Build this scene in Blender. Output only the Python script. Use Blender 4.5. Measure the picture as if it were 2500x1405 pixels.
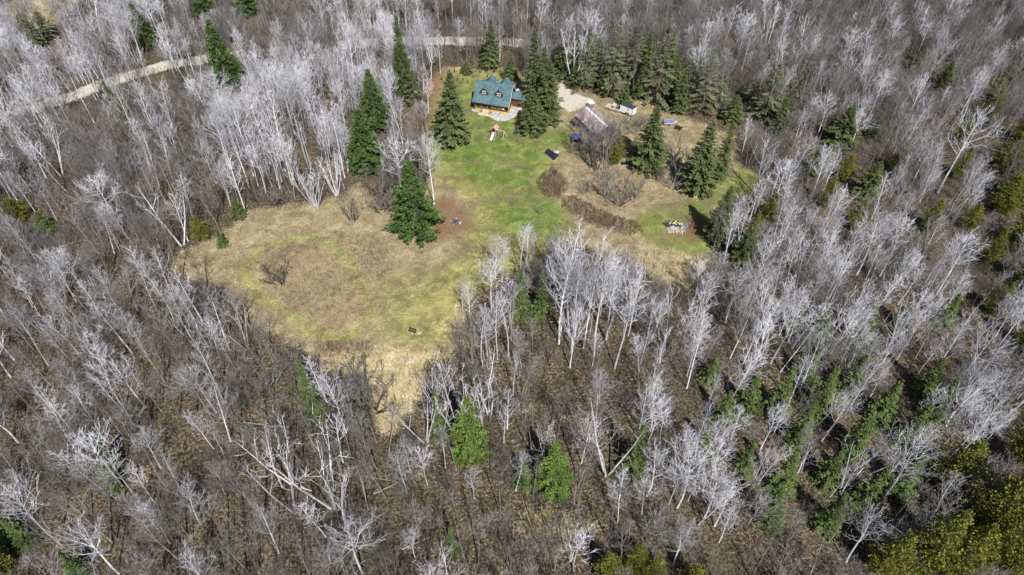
import bpy, math, random
import numpy as np
from mathutils import Vector, Matrix, Euler

# ------------------------------------------------------------------ scene, camera, sky, sun
for o in list(bpy.data.objects):
    bpy.data.objects.remove(o)
scene = bpy.context.scene
COL = scene.collection
random.seed(7)
RNG = np.random.default_rng(11)
R = math.radians

CAM_H = 100.0
PITCH = R(45.5)
FPX = 1667.0                      # focal length in pixels of the 2500 px wide photograph
cam_d = bpy.data.cameras.new('camera')
cam_d.sensor_width = 36.0
cam_d.lens = 36.0 * FPX / 2500.0
cam_d.clip_end = 6000.0
cam = bpy.data.objects.new('camera', cam_d)
COL.objects.link(cam)
cam.location = (0, 0, CAM_H)
cam.rotation_euler = (R(90) - PITCH, 0, 0)
scene.camera = cam

SUN_EL, SUN_AZ = R(49), R(163.5)          # azimuth clockwise from +Y
world = bpy.data.worlds.new('World')
scene.world = world
world.use_nodes = True
wn = world.node_tree
wn.nodes.clear()
sky = wn.nodes.new('ShaderNodeTexSky')
sky.sky_type = 'NISHITA'
sky.sun_disc = False
sky.sun_elevation = SUN_EL
sky.sun_rotation = SUN_AZ
bg = wn.nodes.new('ShaderNodeBackground')
bg.inputs['Strength'].default_value = 0.05
wo = wn.nodes.new('ShaderNodeOutputWorld')
wn.links.new(sky.outputs[0], bg.inputs[0])
wn.links.new(bg.outputs[0], wo.inputs[0])
sun_d = bpy.data.lights.new('sun', 'SUN')
sun_d.energy = 5.0
sun_d.angle = R(0.5)
sun_d.color = (1.0, 0.972, 0.935)
sun = bpy.data.objects.new('sun', sun_d)
COL.objects.link(sun)
to_sun = Vector((math.sin(SUN_AZ) * math.cos(SUN_EL), math.cos(SUN_AZ) * math.cos(SUN_EL), math.sin(SUN_EL)))
sun.rotation_euler = to_sun.to_track_quat('Z', 'Y').to_euler()
sun.location = (60, -120, 160)
vs = scene.view_settings
vs.view_transform = 'Standard'
vs.look = 'None'
vs.exposure = 0.4
vs.gamma = 1.0
vs.use_curve_mapping = False
scene.render.engine = 'CYCLES'
scene.cycles.max_bounces = 4
scene.cycles.diffuse_bounces = 2

# ------------------------------------------------------------------ photograph <-> ground
SP, CP = math.sin(PITCH), math.cos(PITCH)
def gh(x, y):
    """gentle height of the ground"""
    return (0.10 * np.sin(x * 0.11 + 1.3) * np.sin(y * 0.09 + 0.4) + 0.06 * np.sin(x * 0.31 + y * 0.17) + 0.05 * np.sin(y * 0.37 - x * 0.21 + 2.0))
def at(px, py, z=0.0):
    x = (px - 1250) / FPX
    y = (702.5 - py) / FPX
    rx, ry, rz = x, CP + y * SP, -SP + y * CP
    t = (z - CAM_H) / rz
    return rx * t, ry * t
def proj(x, y, z=0.0):
    w = z - CAM_H
    dep = y * CP - w * SP
    return 1250 + FPX * x / dep, 702.5 - FPX * (y * SP + w * CP) / dep, dep
def height_for(px, py, ty):
    x, y = at(px, py)
    k = (702.5 - ty) / FPX
    return CAM_H + y * (k * CP - SP) / (CP + k * SP)
def in_poly(px, py, poly):
    px = np.asarray(px, float); py = np.asarray(py, float)
    ins = np.zeros(px.shape, bool)
    n = len(poly)
    for i in range(n):
        x1, y1 = poly[i]; x2, y2 = poly[(i + 1) % n]
        if y1 == y2: continue
        c = ((y1 > py) != (y2 > py)) & (px < (x2 - x1) * (py - y1) / (y2 - y1) + x1)
        ins ^= c
    return ins
def seg_dist(x, y, pts, closed):
    d = np.full(np.asarray(x, float).shape, 1e9)
    n = len(pts)
    for i in range(n if closed else n - 1):
        ax, ay = pts[i]; bx, by = pts[(i + 1) % n]
        vx, vy = bx - ax, by - ay
        t = np.clip(((x - ax) * vx + (y - ay) * vy) / (vx * vx + vy * vy + 1e-9), 0, 1)
        d = np.minimum(d, np.hypot(x - ax - t * vx, y - ay - t * vy))
    return d
def poly_weight(x, y, px_poly, soft):
    g = [at(*p) for p in px_poly]
    d = seg_dist(x, y, g, True)
    s = np.where(in_poly(x, y, g), d, -d)
    return np.clip(0.5 + 0.5 * s / soft, 0, 1)
def line_weight(x, y, px_line, half, soft):
    g = [at(*p) for p in px_line]
    return np.clip(0.5 + 0.5 * (half - seg_dist(x, y, g, False)) / soft, 0, 1)

# ------------------------------------------------------------------ materials
def new_mat(name):
    m = bpy.data.materials.new(name)
    m.use_nodes = True
    nt = m.node_tree
    return m, nt, nt.nodes['Principled BSDF']
def nd(nt, kind, **kw):
    n = nt.nodes.new(kind)
    for k, v in kw.items():
        if k in n.inputs: n.inputs[k].default_value = v
        else: setattr(n, k, v)
    return n
def ramp(nt, fac, stops):
    r = nt.nodes.new('ShaderNodeValToRGB')
    els = r.color_ramp.elements
    while len(els) > 1: els.remove(els[-1])
    els[0].position, els[0].color = stops[0][0], (*stops[0][1], 1)
    for p, c in stops[1:]:
        e = els.new(p); e.color = (*c, 1)
    nt.links.new(fac, r.inputs[0])
    return r.outputs[0]
def noise(nt, scale, detail=3, rough=0.6, coord='Object', vec=None, dist=0.0):
    n = nd(nt, 'ShaderNodeTexNoise', Scale=scale, Detail=detail, Roughness=rough, Distortion=dist)
    if vec is None:
        tc = nt.nodes.new('ShaderNodeTexCoord')
        vec = tc.outputs[coord]
    nt.links.new(vec, n.inputs['Vector'])
    return n.outputs['Fac']
def mixc(nt, fac, a, b, mode='MIX'):
    m = nt.nodes.new('ShaderNodeMix')
    m.data_type = 'RGBA'; m.blend_type = mode
    for sock, v in ((m.inputs[0], fac), (m.inputs[6], a), (m.inputs[7], b)):
        if isinstance(v, (int, float)): sock.default_value = v
        elif isinstance(v, tuple): sock.default_value = (*v, 1)
        else: nt.links.new(v, sock)
    return m.outputs[2]
def mathn(nt, op, a, b=0.0, clamp=False):
    m = nt.nodes.new('ShaderNodeMath'); m.operation = op; m.use_clamp = clamp
    for s, v in ((m.inputs[0], a), (m.inputs[1], b)):
        if isinstance(v, (int, float)): s.default_value = v
        else: nt.links.new(v, s)
    return m.outputs[0]
def bump(nt, bs, h, strength=0.4, dist=0.05):
    b = nd(nt, 'ShaderNodeBump', Strength=strength, Distance=dist)
    nt.links.new(h, b.inputs['Height'])
    nt.links.new(b.outputs[0], bs.inputs['Normal'])
def plain(name, c, rough=0.7, var=0.25, scale=3.0, metal=0.0, bmp=0.15):
    m, nt, bs = new_mat(name)
    f = noise(nt, scale, 4)
    lo = tuple(x * (1 - var) for x in c); hi = tuple(min(1, x * (1 + var)) for x in c)
    col = ramp(nt, f, [(0.3, lo), (0.7, hi)])
    nt.links.new(col, bs.inputs['Base Color'])
    bs.inputs['Roughness'].default_value = rough
    bs.inputs['Metallic'].default_value = metal
    if bmp: bump(nt, bs, f, bmp, 0.03)
    return m
def bark(name, a, b, dark, rnd=0.35, scale=1.2):
    """bark that differs a little from tree to tree, with dark scars"""
    m, nt, bs = new_mat(name)
    oi = nt.nodes.new('ShaderNodeObjectInfo')
    c = mixc(nt, oi.outputs['Random'], a, b)
    tc = nt.nodes.new('ShaderNodeTexCoord')
    mp = nd(nt, 'ShaderNodeMapping'); mp.inputs['Scale'].default_value = (1, 1, 2.5)
    nt.links.new(tc.outputs['Object'], mp.inputs['Vector'])
    f = noise(nt, scale, 4, 0.7, vec=mp.outputs[0])
    f2 = mathn(nt, 'GREATER_THAN', f, 0.60)
    c2 = mixc(nt, mathn(nt, 'MULTIPLY', f2, 0.75), c, dark)
    nt.links.new(c2, bs.inputs['Base Color'])
    bs.inputs['Roughness'].default_value = 0.85
    bs.inputs['Specular IOR Level'].default_value = 0.15
    return m
def foliage(name, a, b, c, trans=0.12):
    m, nt, bs = new_mat(name)
    oi = nt.nodes.new('ShaderNodeObjectInfo')
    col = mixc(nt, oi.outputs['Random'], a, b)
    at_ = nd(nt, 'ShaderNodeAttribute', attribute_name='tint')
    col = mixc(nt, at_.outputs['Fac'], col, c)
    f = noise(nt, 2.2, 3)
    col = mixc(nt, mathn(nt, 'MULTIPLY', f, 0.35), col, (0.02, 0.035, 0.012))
    nt.links.new(col, bs.inputs['Base Color'])
    bs.inputs['Roughness'].default_value = 0.75
    bs.inputs['Specular IOR Level'].default_value = 0.2
    tr = nt.nodes.new('ShaderNodeBsdfTranslucent')
    nt.links.new(col, tr.inputs['Color'])
    mx = nd(nt, 'ShaderNodeMixShader'); mx.inputs[0].default_value = trans
    out = nt.nodes['Material Output']
    nt.links.new(bs.outputs[0], mx.inputs[1]); nt.links.new(tr.outputs[0], mx.inputs[2])
    nt.links.new(mx.outputs[0], out.inputs['Surface'])
    return m

M = {}
M['birch'] = bark('birch_bark', (0.80, 0.79, 0.83), (0.38, 0.37, 0.385), (0.06, 0.052, 0.052))
M['birch_twig'] = bark('birch_twig', (0.74, 0.735, 0.79), (0.29, 0.285, 0.31), (0.19, 0.182, 0.195))
M['aspen'] = bark('aspen_bark', (0.36, 0.34, 0.29), (0.24, 0.22, 0.19), (0.08, 0.065, 0.055))
M['grey'] = bark('grey_bark', (0.20, 0.185, 0.17), (0.065, 0.058, 0.052), (0.025, 0.022, 0.02))
M['grey_twig'] = bark('grey_twig', (0.30, 0.285, 0.28), (0.075, 0.066, 0.060), (0.035, 0.03, 0.028))
M['brush'] = bark('brush_stem', (0.17, 0.148, 0.125), (0.075, 0.063, 0.054), (0.035, 0.028, 0.024))
M['redbrush'] = bark('red_brush_stem', (0.14, 0.088, 0.068), (0.10, 0.062, 0.05), (0.05, 0.03, 0.025))
M['conifer_bark'] = bark('conifer_bark', (0.20, 0.16, 0.13), (0.14, 0.11, 0.09), (0.07, 0.055, 0.045))
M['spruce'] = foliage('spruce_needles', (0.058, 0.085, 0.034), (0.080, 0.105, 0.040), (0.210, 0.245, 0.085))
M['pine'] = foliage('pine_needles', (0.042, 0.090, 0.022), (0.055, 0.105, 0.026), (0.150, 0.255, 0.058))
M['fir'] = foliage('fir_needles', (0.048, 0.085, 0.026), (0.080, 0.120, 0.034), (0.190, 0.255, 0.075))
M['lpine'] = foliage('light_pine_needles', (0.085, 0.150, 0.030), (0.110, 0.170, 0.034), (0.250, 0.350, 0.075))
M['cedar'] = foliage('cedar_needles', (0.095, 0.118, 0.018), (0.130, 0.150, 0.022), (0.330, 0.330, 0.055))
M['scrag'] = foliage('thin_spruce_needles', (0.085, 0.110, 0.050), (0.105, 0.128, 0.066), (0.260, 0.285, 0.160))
def grass_mat(name, a, b):
    m, nt, bs = new_mat(name)
    oi = nt.nodes.new('ShaderNodeObjectInfo')
    nt.links.new(mixc(nt, oi.outputs['Random'], a, b), bs.inputs['Base Color'])
    bs.inputs['Roughness'].default_value = 0.9
    bs.inputs['Specular IOR Level'].default_value = 0.1
    return m
M['g_tan'] = grass_mat('tan_grass', (0.46, 0.385, 0.24), (0.29, 0.24, 0.15))
M['g_straw'] = grass_mat('straw_grass', (0.62, 0.53, 0.33), (0.38, 0.31, 0.18))
M['g_brown'] = grass_mat('brown_leaf', (0.20, 0.15, 0.097), (0.05, 0.039, 0.029))
M['g_lawn'] = grass_mat('lawn_grass', (0.15, 0.18, 0.045), (0.26, 0.26, 0.085))

# ------------------------------------------------------------------ mesh helpers
class MB:
    """collects shapes, then links them as ONE mesh object"""
    def __init__(self): self.v, self.f = [], []
    def add(self, vs_, fs):
        b = len(self.v)
        self.v.extend(tuple(p) for p in vs_)
        self.f.extend(tuple(i + b for i in q) for q in fs)
        return self
    def box(self, x0, x1, y0, y1, z0, z1, rot=None, piv=None):
        p = [(x0, y0, z0), (x1, y0, z0), (x1, y1, z0), (x0, y1, z0), (x0, y0, z1), (x1, y0, z1), (x1, y1, z1), (x0, y1, z1)]
        if rot is not None:
            c = Vector(piv if piv is not None else ((x0 + x1) / 2, (y0 + y1) / 2, (z0 + z1) / 2))
            m = Euler(rot).to_matrix()
            p = [tuple(m @ (Vector(q) - c) + c) for q in p]
        return self.add(p, [(0, 3, 2, 1), (4, 5, 6, 7), (0, 1, 5, 4), (1, 2, 6, 5), (2, 3, 7, 6), (3, 0, 4, 7)])
    def prism(self, prof, a0, a1, axis='x'):
        """profile of (s, t) pairs (counter-clockwise) extruded along an axis"""
        n = len(prof)
        def P(a, s, t): return (a, s, t) if axis == 'x' else ((s, a, t) if axis == 'y' else (s, t, a))
        vs_ = [P(a0, s, t) for s, t in prof] + [P(a1, s, t) for s, t in prof]
        fs = [tuple(range(n - 1, -1, -1)), tuple(range(n, 2 * n))]
        fs += [(i, (i + 1) % n, n + (i + 1) % n, n + i) for i in range(n)]
        if axis == 'y': fs = [tuple(reversed(q)) for q in fs]
        return self.add(vs_, fs)
    def tube(self, pts, rad, sides=6, cap=True):
        pts = [Vector(p) for p in pts]
        if isinstance(rad, (int, float)): rad = [rad] * len(pts)
        vs_, n = [], len(pts)
        for i, p in enumerate(pts):
            d = (pts[min(i + 1, n - 1)] - pts[max(i - 1, 0)])
            d = d.normalized() if d.length > 1e-9 else Vector((0, 0, 1))
            a = d.cross(Vector((0, 0, 1)) if abs(d.z) < 0.9 else Vector((1, 0, 0))).normalized()
            b = d.cross(a)
            for k in range(sides):
                t = 2 * math.pi * k / sides
                vs_.append(p + (a * math.cos(t) + b * math.sin(t)) * rad[i])
        fs = [(i * sides + k, i * sides + (k + 1) % sides, (i + 1) * sides + (k + 1) % sides, (i + 1) * sides + k) for i in range(n - 1) for k in range(sides)]
        if cap:
            fs.append(tuple(range(sides - 1, -1, -1)))
            fs.append(tuple((n - 1) * sides + k for k in range(sides)))
        return self.add(vs_, fs)
    def disc(self, c, r, h, sides=16, axis='z'):
        c = Vector(c)
        d = {'z': Vector((0, 0, h / 2)), 'x': Vector((h / 2, 0, 0)), 'y': Vector((0, h / 2, 0))}[axis]
        return self.tube([c - d, c + d], r, sides)
    def mesh(self, name, mat=None, smooth=False):
        me = bpy.data.meshes.new(name)
        me.from_pydata(self.v, [], self.f)
        if mat: me.materials.append(mat)
        if smooth: me.polygons.foreach_set('use_smooth', [True] * len(me.polygons))
        me.update()
        return me
    def build(self, name, mat, parent=None, smooth=False):
        o = bpy.data.objects.new(name, self.mesh(name, mat, smooth))
        COL.objects.link(o)
        if parent: o.parent = parent
        return o
def tag(o, label=None, cat=None, group=None, kind=None):
    if label: o['label'] = label
    if cat: o['category'] = cat
    if group: o['group'] = group
    if kind: o['kind'] = kind
    return o
def empty(name, x, y, rz=0.0, z=None):
    o = bpy.data.objects.new(name, None)
    COL.objects.link(o)
    o.empty_display_size = 0.3
    o.location = (x, y, float(gh(x, y)) if z is None else z)
    o.rotation_euler = (0, 0, rz)
    return o

# ------------------------------------------------------------------ ground and what grows flat on it (photo pixels of its patches)
CLEAR = [(1040, 215), (1090, 165), (1180, 172), (1250, 165), (1300, 215), (1345, 180), (1400, 205), (1450, 235), (1560, 245), (1620, 275), (1700, 295), (1790, 335), (1800, 400), (1865, 440), (1800, 480), (1735, 510), (1722, 570), (1735, 620), (1700, 700), (1620, 700), (1540, 640), (1420, 600), (1345, 590), (1320, 660), (1250, 660), (1170, 690), (1125, 740), (1110, 840), (1040, 890), (1030, 950), (960, 1060), (915, 1040), (920, 940), (800, 900), (720, 840), (620, 790), (560, 700), (420, 665), (450, 615), (560, 560), (610, 515), (720, 500), (840, 480), (870, 450), (930, 515), (1010, 530), (1055, 420), (1045, 350), (1060, 290)]
LAWN = [(1060, 330), (1090, 360), (1140, 330), (1150, 262), (1250, 296), (1300, 318), (1380, 316), (1395, 335), (1340, 372), (1325, 400), (1310, 440), (1330, 480), (1372, 505), (1390, 560), (1350, 590), (1270, 585), (1220, 560), (1190, 470), (1120, 430), (1065, 410), (1050, 360)]
LAWN2 = [(1150, 265), (1080, 250), (1100, 200), (1150, 185), (1160, 210)]
YELLOW = [(1050, 260), (1100, 180), (1260, 172), (1300, 320), (1400, 320), (1360, 400), (1330, 470), (1400, 540), (1360, 600), (1330, 640), (1180, 690), (1130, 720), (1100, 830), (1000, 850), (930, 810), (960, 740), (1020, 690), (1140, 610), (1120, 560), (1160, 500), (1080, 450), (1040, 380)]
YEL2 = [(1560, 575), (1540, 545), (1580, 510), (1720, 480), (1810, 405), (1860, 440), (1800, 480), (1735, 510), (1722, 570), (1735, 625), (1640, 620)]
YEL3 = [(1260, 170), (1120, 165), (1060, 200), (1090, 240), (1160, 180)]
PALE = [(1100, 700), (1180, 640), (1170, 690), (1110, 760), (1080, 800), (1040, 780), (1000, 750), (1060, 720)]
NEEDLE = [(975, 560), (1050, 600), (1150, 560), (1140, 510), (1090, 480), (1060, 490), (1000, 520)]
NEEDLE2 = [(1000, 330), (1040, 200), (1090, 170), (1060, 260), (1045, 340)]
NEEDLE3 = [(1620, 575), (1700, 590), (1730, 545), (1690, 525), (1650, 560)]
STRAW = [(795, 870), (900, 840), (1000, 860), (1110, 870), (1040, 890), (1030, 960), (960, 1070), (920, 1050), (930, 950), (840, 900)]
STRAW2 = [(1540, 625), (1640, 615), (1720, 640), (1680, 700), (1640, 690), (1570, 660)]
STRAW3 = [(1260, 1235), (1350, 1230), (1480, 1290), (1400, 1330), (1280, 1320)]
STRAW4 = [(0, 15), (90, 0), (190, 0), (140, 60), (40, 75), (0, 80)]
STRAW5 = [(1590, 1050), (1240, 1020), (1260, 960), (1330, 1000)]
STRAW6 = [(1090, 790), (1110, 750), (1170, 770), (1160, 850), (1090, 860)]
SCRUB = [(640, 610), (730, 590), (800, 620), (880, 690), (900, 740), (840, 810), (780, 800), (700, 740), (650, 690)]
SCRUB2 = [(820, 570), (900, 580), (970, 640), (920, 690), (860, 660)]
SCRUB3 = [(760, 830), (900, 825), (950, 860), (800, 880)]
GARDEN = [(1390, 430), (1450, 390), (1580, 440), (1570, 500), (1530, 520), (1440, 500)]
GRAVEL = [(1352, 250), (1365, 205), (1390, 200), (1395, 225), (1450, 243), (1425, 262), (1390, 275)]
ROADS = [[(-120, 330), (0, 290), (170, 238), (250, 205), (400, 160), (540, 140), (700, 122), (930, 103), (1100, 100), (1270, 104)], [(1262, 104), (1380, 116), (1600, 138), (1900, 153), (2200, 155), (2700, 150)]]
YEL4 = [(880, 690), (990, 650), (1130, 620), (1120, 740), (1090, 840), (960, 855), (880, 835), (905, 760)]
LOOP = [(598, 676), (606, 640), (650, 604), (700, 590), (765, 572), (822, 606), (868, 662), (905, 735), (893, 790), (838, 828), (770, 812), (705, 768), (640, 730), (598, 676)]
LOOP2 = [(690, 585), (760, 555), (800, 510)]

def axis_lines(lo, hi, step, far):
    a = list(np.arange(lo, hi + step / 2, step))
    s, p = step * 2, hi
    while p < far:
        p += s; a.append(p); s *= 1.7
    s, p = step * 2, lo
    while p > -far:
        p -= s; a.insert(0, p); s *= 1.7
    return np.array(a)
gx = axis_lines(-176, 176, 1.0, 2500)
gy = axis_lines(20, 262, 1.0, 2500)
X, Y = np.meshgrid(gx, gy)
X, Y = X.ravel(), Y.ravel()
def zones(x, y):
    w = {}
    w['clear'] = poly_weight(x, y, CLEAR, 2.5)
    w['lawn'] = np.maximum(poly_weight(x, y, LAWN, 4.0), 0.8 * poly_weight(x, y, LAWN2, 2.5))
    w['lawn'] = np.maximum(w['lawn'], 0.58 * poly_weight(x, y, YEL2, 2.0))
    w['yellow'] = np.maximum.reduce([poly_weight(x, y, YELLOW, 4.0), poly_weight(x, y, YEL2, 2.0), 0.7 * poly_weight(x, y, YEL3, 2.0), 0.8 * line_weight(x, y, LOOP, 1.5, 1.6), 0.6 * poly_weight(x, y, YEL4, 4.0), 0.6 * line_weight(x, y, LOOP2, 0.8, 1.5)])
    w['pale'] = np.maximum(poly_weight(x, y, PALE, 4.0), 0.0)
    w['needle'] = np.maximum.reduce([poly_weight(x, y, NEEDLE, 3.0), poly_weight(x, y, NEEDLE2, 3.0), poly_weight(x, y, NEEDLE3, 2.0)])
    w['straw'] = np.maximum.reduce([poly_weight(x, y, STRAW, 2.0), poly_weight(x, y, STRAW2, 2.0), 0.7 * poly_weight(x, y, STRAW3, 3.0), poly_weight(x, y, STRAW4, 5.0), 0.6 * poly_weight(x, y, STRAW5, 3.0), 0.8 * poly_weight(x, y, STRAW6, 2.0)])
    w['scrub'] = np.maximum.reduce([poly_weight(x, y, SCRUB, 2.0), poly_weight(x, y, SCRUB2, 2.5), poly_weight(x, y, SCRUB3, 2.0), 0.7 * poly_weight(x, y, GARDEN, 2.5)])
    w['gravel'] = np.maximum.reduce([poly_weight(x, y, GRAVEL, 1.0)] + [line_weight(x, y, ROADS[0], 2.8, 1.4), 0.42 * line_weight(x, y, ROADS[1], 1.3, 1.2)])
    return w
W = zones(X, Y)
Z = gh(X, Y)
me = bpy.data.meshes.new('ground')
nx, ny = len(gx), len(gy)
idx = np.arange(nx * ny).reshape(ny, nx)
quads = np.stack([idx[:-1, :-1], idx[:-1, 1:], idx[1:, 1:], idx[1:, :-1]], -1).reshape(-1, 4)
me.vertices.add(nx * ny)
me.vertices.foreach_set('co', np.stack([X, Y, Z], 1).astype(np.float32).ravel())
me.loops.add(quads.size)
me.loops.foreach_set('vertex_index', quads.ravel().astype(np.int32))
me.polygons.add(len(quads))
me.polygons.foreach_set('loop_start', np.arange(0, quads.size, 4, dtype=np.int32))
me.polygons.foreach_set('use_smooth', np.ones(len(quads), bool))
me.update()
for k in ('clear', 'lawn', 'yellow', 'pale', 'needle', 'straw', 'scrub', 'gravel'):
    a = me.attributes.new('z_' + k, 'FLOAT', 'POINT')
    a.data.foreach_set('value', W[k].astype(np.float32))

gm, nt, bs = new_mat('ground_cover')
tc = nt.nodes.new('ShaderNodeTexCoord')
gv = tc.outputs['Object']
n_big = noise(nt, 0.055, 4, 0.6, vec=gv)
n_mid = noise(nt, 0.33, 4, 0.65, vec=gv, dist=0.6)
n_fin = noise(nt, 2.1, 4, 0.75, vec=gv)
n_grit = noise(nt, 7.0, 2, 0.7, vec=gv)
jit = mathn(nt, 'ADD', mathn(nt, 'MULTIPLY', mathn(nt, 'SUBTRACT', n_mid, 0.5), 1.1), mathn(nt, 'MULTIPLY', mathn(nt, 'SUBTRACT', n_fin, 0.5), 0.9))
def zone_fac(k, sharp=2.4):
    a = nd(nt, 'ShaderNodeAttribute', attribute_name='z_' + k)
    # ragged edge: the weight plus noise, only where the weight is neither 0 nor 1
    v = a.outputs['Fac']
    edge = mathn(nt, 'MULTIPLY', mathn(nt, 'MULTIPLY', v, mathn(nt, 'SUBTRACT', 1.0, v)), 4.0)
    s = mathn(nt, 'ADD', v, mathn(nt, 'MULTIPLY', jit, mathn(nt, 'MULTIPLY', edge, 0.9)))
    return mathn(nt, 'ADD', mathn(nt, 'MULTIPLY', mathn(nt, 'SUBTRACT', s, 0.5), sharp), 0.5, clamp=True)
spk = mathn(nt, 'ADD', mathn(nt, 'MULTIPLY', n_fin, 0.6), mathn(nt, 'MULTIPLY', n_grit, 0.4))
spm = mathn(nt, 'ADD', mathn(nt, 'MULTIPLY', n_fin, 0.5), mathn(nt, 'MULTIPLY', n_mid, 0.5))
c = ramp(nt, spk, [(0.39, (0.014, 0.011, 0.008)), (0.48, (0.066, 0.050, 0.033)), (0.55, (0.175, 0.135, 0.088)), (0.63, (0.48, 0.39, 0.265))])
c = mixc(nt, ramp(nt, n_big, [(0.42, (0, 0, 0)), (0.62, (1, 1, 1))]), c, ramp(nt, spk, [(0.42, (0.012, 0.011, 0.008)), (0.60, (0.15, 0.13, 0.088))]))
c_tan = ramp(nt, spm, [(0.36, (0.14, 0.11, 0.065)), (0.5, (0.29, 0.235, 0.138)), (0.62, (0.48, 0.41, 0.255))])
c = mixc(nt, zone_fac('clear'), c, c_tan)
c = mixc(nt, mathn(nt, 'MULTIPLY', zone_fac('scrub', 1.6), 0.62), c, ramp(nt, spk, [(0.35, (0.15, 0.10, 0.068)), (0.65, (0.37, 0.275, 0.175))]))
c_yel = ramp(nt, spm, [(0.36, (0.115, 0.125, 0.038)), (0.5, (0.23, 0.225, 0.075)), (0.63, (0.45, 0.41, 0.165))])
c = mixc(nt, mathn(nt, 'MULTIPLY', zone_fac('yellow', 1.5), 0.9), c, c_yel)
c = mixc(nt, mathn(nt, 'MULTIPLY', zone_fac('pale', 1.3), 0.75), c, ramp(nt, spm, [(0.35, (0.30, 0.27, 0.095)), (0.65, (0.52, 0.46, 0.19))]))
c_lawn = ramp(nt, spm, [(0.36, (0.055, 0.100, 0.020)), (0.5, (0.112, 0.175, 0.036)), (0.62, (0.235, 0.29, 0.08))])
n_lw = ramp(nt, noise(nt, 0.16, 4, 0.7, vec=gv, dist=0.8), [(0.44, (1, 1, 1)), (0.62, (0.5, 0.5, 0.5))])
c = mixc(nt, mathn(nt, 'MULTIPLY', mathn(nt, 'MULTIPLY', zone_fac('lawn', 1.5), 0.95), n_lw), c, c_lawn)
n_dk = ramp(nt, noise(nt, 0.12, 4, 0.65, vec=gv, dist=1.2), [(0.50, (0, 0, 0)), (0.64, (0.72, 0.72, 0.72))])
c = mixc(nt, mathn(nt, 'MULTIPLY', n_dk, zone_fac('clear')), c, ramp(nt, spk, [(0.38, (0.075, 0.062, 0.035)), (0.62, (0.24, 0.195, 0.115))]))
c = mixc(nt, mathn(nt, 'MULTIPLY', zone_fac('needle', 1.6), 0.85), c, ramp(nt, spk, [(0.35, (0.12, 0.065, 0.036)), (0.65, (0.27, 0.165, 0.095))]))
n_pat = ramp(nt, noise(nt, 0.22, 3, 0.6, vec=gv, dist=1.0), [(0.40, (0.15, 0.15, 0.15)), (0.56, (1, 1, 1))])
c = mixc(nt, mathn(nt, 'MULTIPLY', mathn(nt, 'MULTIPLY', zone_fac('straw'), 0.9), n_pat), c, ramp(nt, spm, [(0.38, (0.20, 0.155, 0.085)), (0.5, (0.46, 0.38, 0.22)), (0.62, (0.72, 0.62, 0.40))]))
c = mixc(nt, zone_fac('gravel'), c, ramp(nt, spk, [(0.38, (0.34, 0.30, 0.24)), (0.62, (0.68, 0.63, 0.55))]))
nt.links.new(c, bs.inputs['Base Color'])
bs.inputs['Roughness'].default_value = 0.95
bs.inputs['Specular IOR Level'].default_value = 0.1
bump(nt, bs, spk, 0.9, 0.25)
me.materials.append(gm)
ground = bpy.data.objects.new('ground', me)
COL.objects.link(ground)
tag(ground, kind='structure')

def sheet(name, px_poly=None, line=None, half=None, lift=0.006, step=1.0):
    """a sheet on top of the ground with the same cover, following its relief"""
    if px_poly:
        g = np.array([at(*p) for p in px_poly])
    else:
        g = np.array([at(*p) for p in line])
        # densify, then offset both sides
        pts = []
        for a, b in zip(g[:-1], g[1:]):
            n = max(2, int(np.hypot(*(b - a)) / 3))
            pts += [a + (b - a) * t for t in np.linspace(0, 1, n, endpoint=False)]
        pts = np.array(pts + [g[-1]])
        for _ in range(6):
            pts[1:-1] = (pts[:-2] + pts[1:-1] * 2 + pts[2:]) / 4
        d = np.gradient(pts, axis=0); d /= np.linalg.norm(d, axis=1)[:, None]
        nrm = np.stack([-d[:, 1], d[:, 0]], 1)
        offs = np.linspace(-half, half, 7)
        P = pts[:, None, :] + nrm[:, None, :] * offs[None, :, None]
        n, k = P.shape[:2]
        P = P.reshape(-1, 2)
        z = gh(P[:, 0], P[:, 1]) + lift
        f = [(i * k + j, i * k + j + 1, (i + 1) * k + j + 1, (i + 1) * k + j) for i in range(n - 1) for j in range(k - 1)]
        f = [tuple(reversed(q)) for q in f]
        return np.column_stack([P, z]), f
    lo, hi = g.min(0), g.max(0)
    xs, ys = np.arange(lo[0], hi[0] + step, step), np.arange(lo[1], hi[1] + step, step)
    A, B = np.meshgrid(xs, ys)
    keep = in_poly(A + step / 2, B + step / 2, [tuple(q) for q in g])[:-1, :-1]
    I = np.arange(A.size).reshape(A.shape)
    f = np.stack([I[:-1, :-1], I[:-1, 1:], I[1:, 1:], I[1:, :-1]], -1)[keep]
    used = np.unique(f); remap = np.full(A.size, -1); remap[used] = np.arange(len(used))
    V = np.stack([A.ravel()[used], B.ravel()[used]], 1)
    return np.column_stack([V, gh(V[:, 0], V[:, 1]) + lift]), [tuple(q) for q in remap[f]]
def add_sheet(name, V, f, mat=None):
    m = bpy.data.meshes.new(name)
    m.from_pydata([tuple(p) for p in V], [], f)
    if mat is None:
        w = zones(V[:, 0], V[:, 1])
        for k in ('clear', 'lawn', 'yellow', 'pale', 'needle', 'straw', 'scrub', 'gravel'):
            a = m.attributes.new('z_' + k, 'FLOAT', 'POINT')
            a.data.foreach_set('value', w[k].astype(np.float32))
        mat = gm
    m.materials.append(mat)
    m.polygons.foreach_set('use_smooth', [True] * len(m.polygons))
    m.update()
    o = bpy.data.objects.new(name, m)
    COL.objects.link(o)
    return tag(o, kind='structure')
add_sheet('lawn', *sheet('lawn', LAWN, lift=0.012))
add_sheet('meadow', *sheet('meadow', [(640, 600), (760, 585), (830, 620), (890, 690), (900, 745), (840, 815), (730, 785), (640, 715), (620, 660)], lift=0.008))
add_sheet('mown_path', *sheet('mown_path', line=LOOP, half=1.6, lift=0.018))
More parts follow.
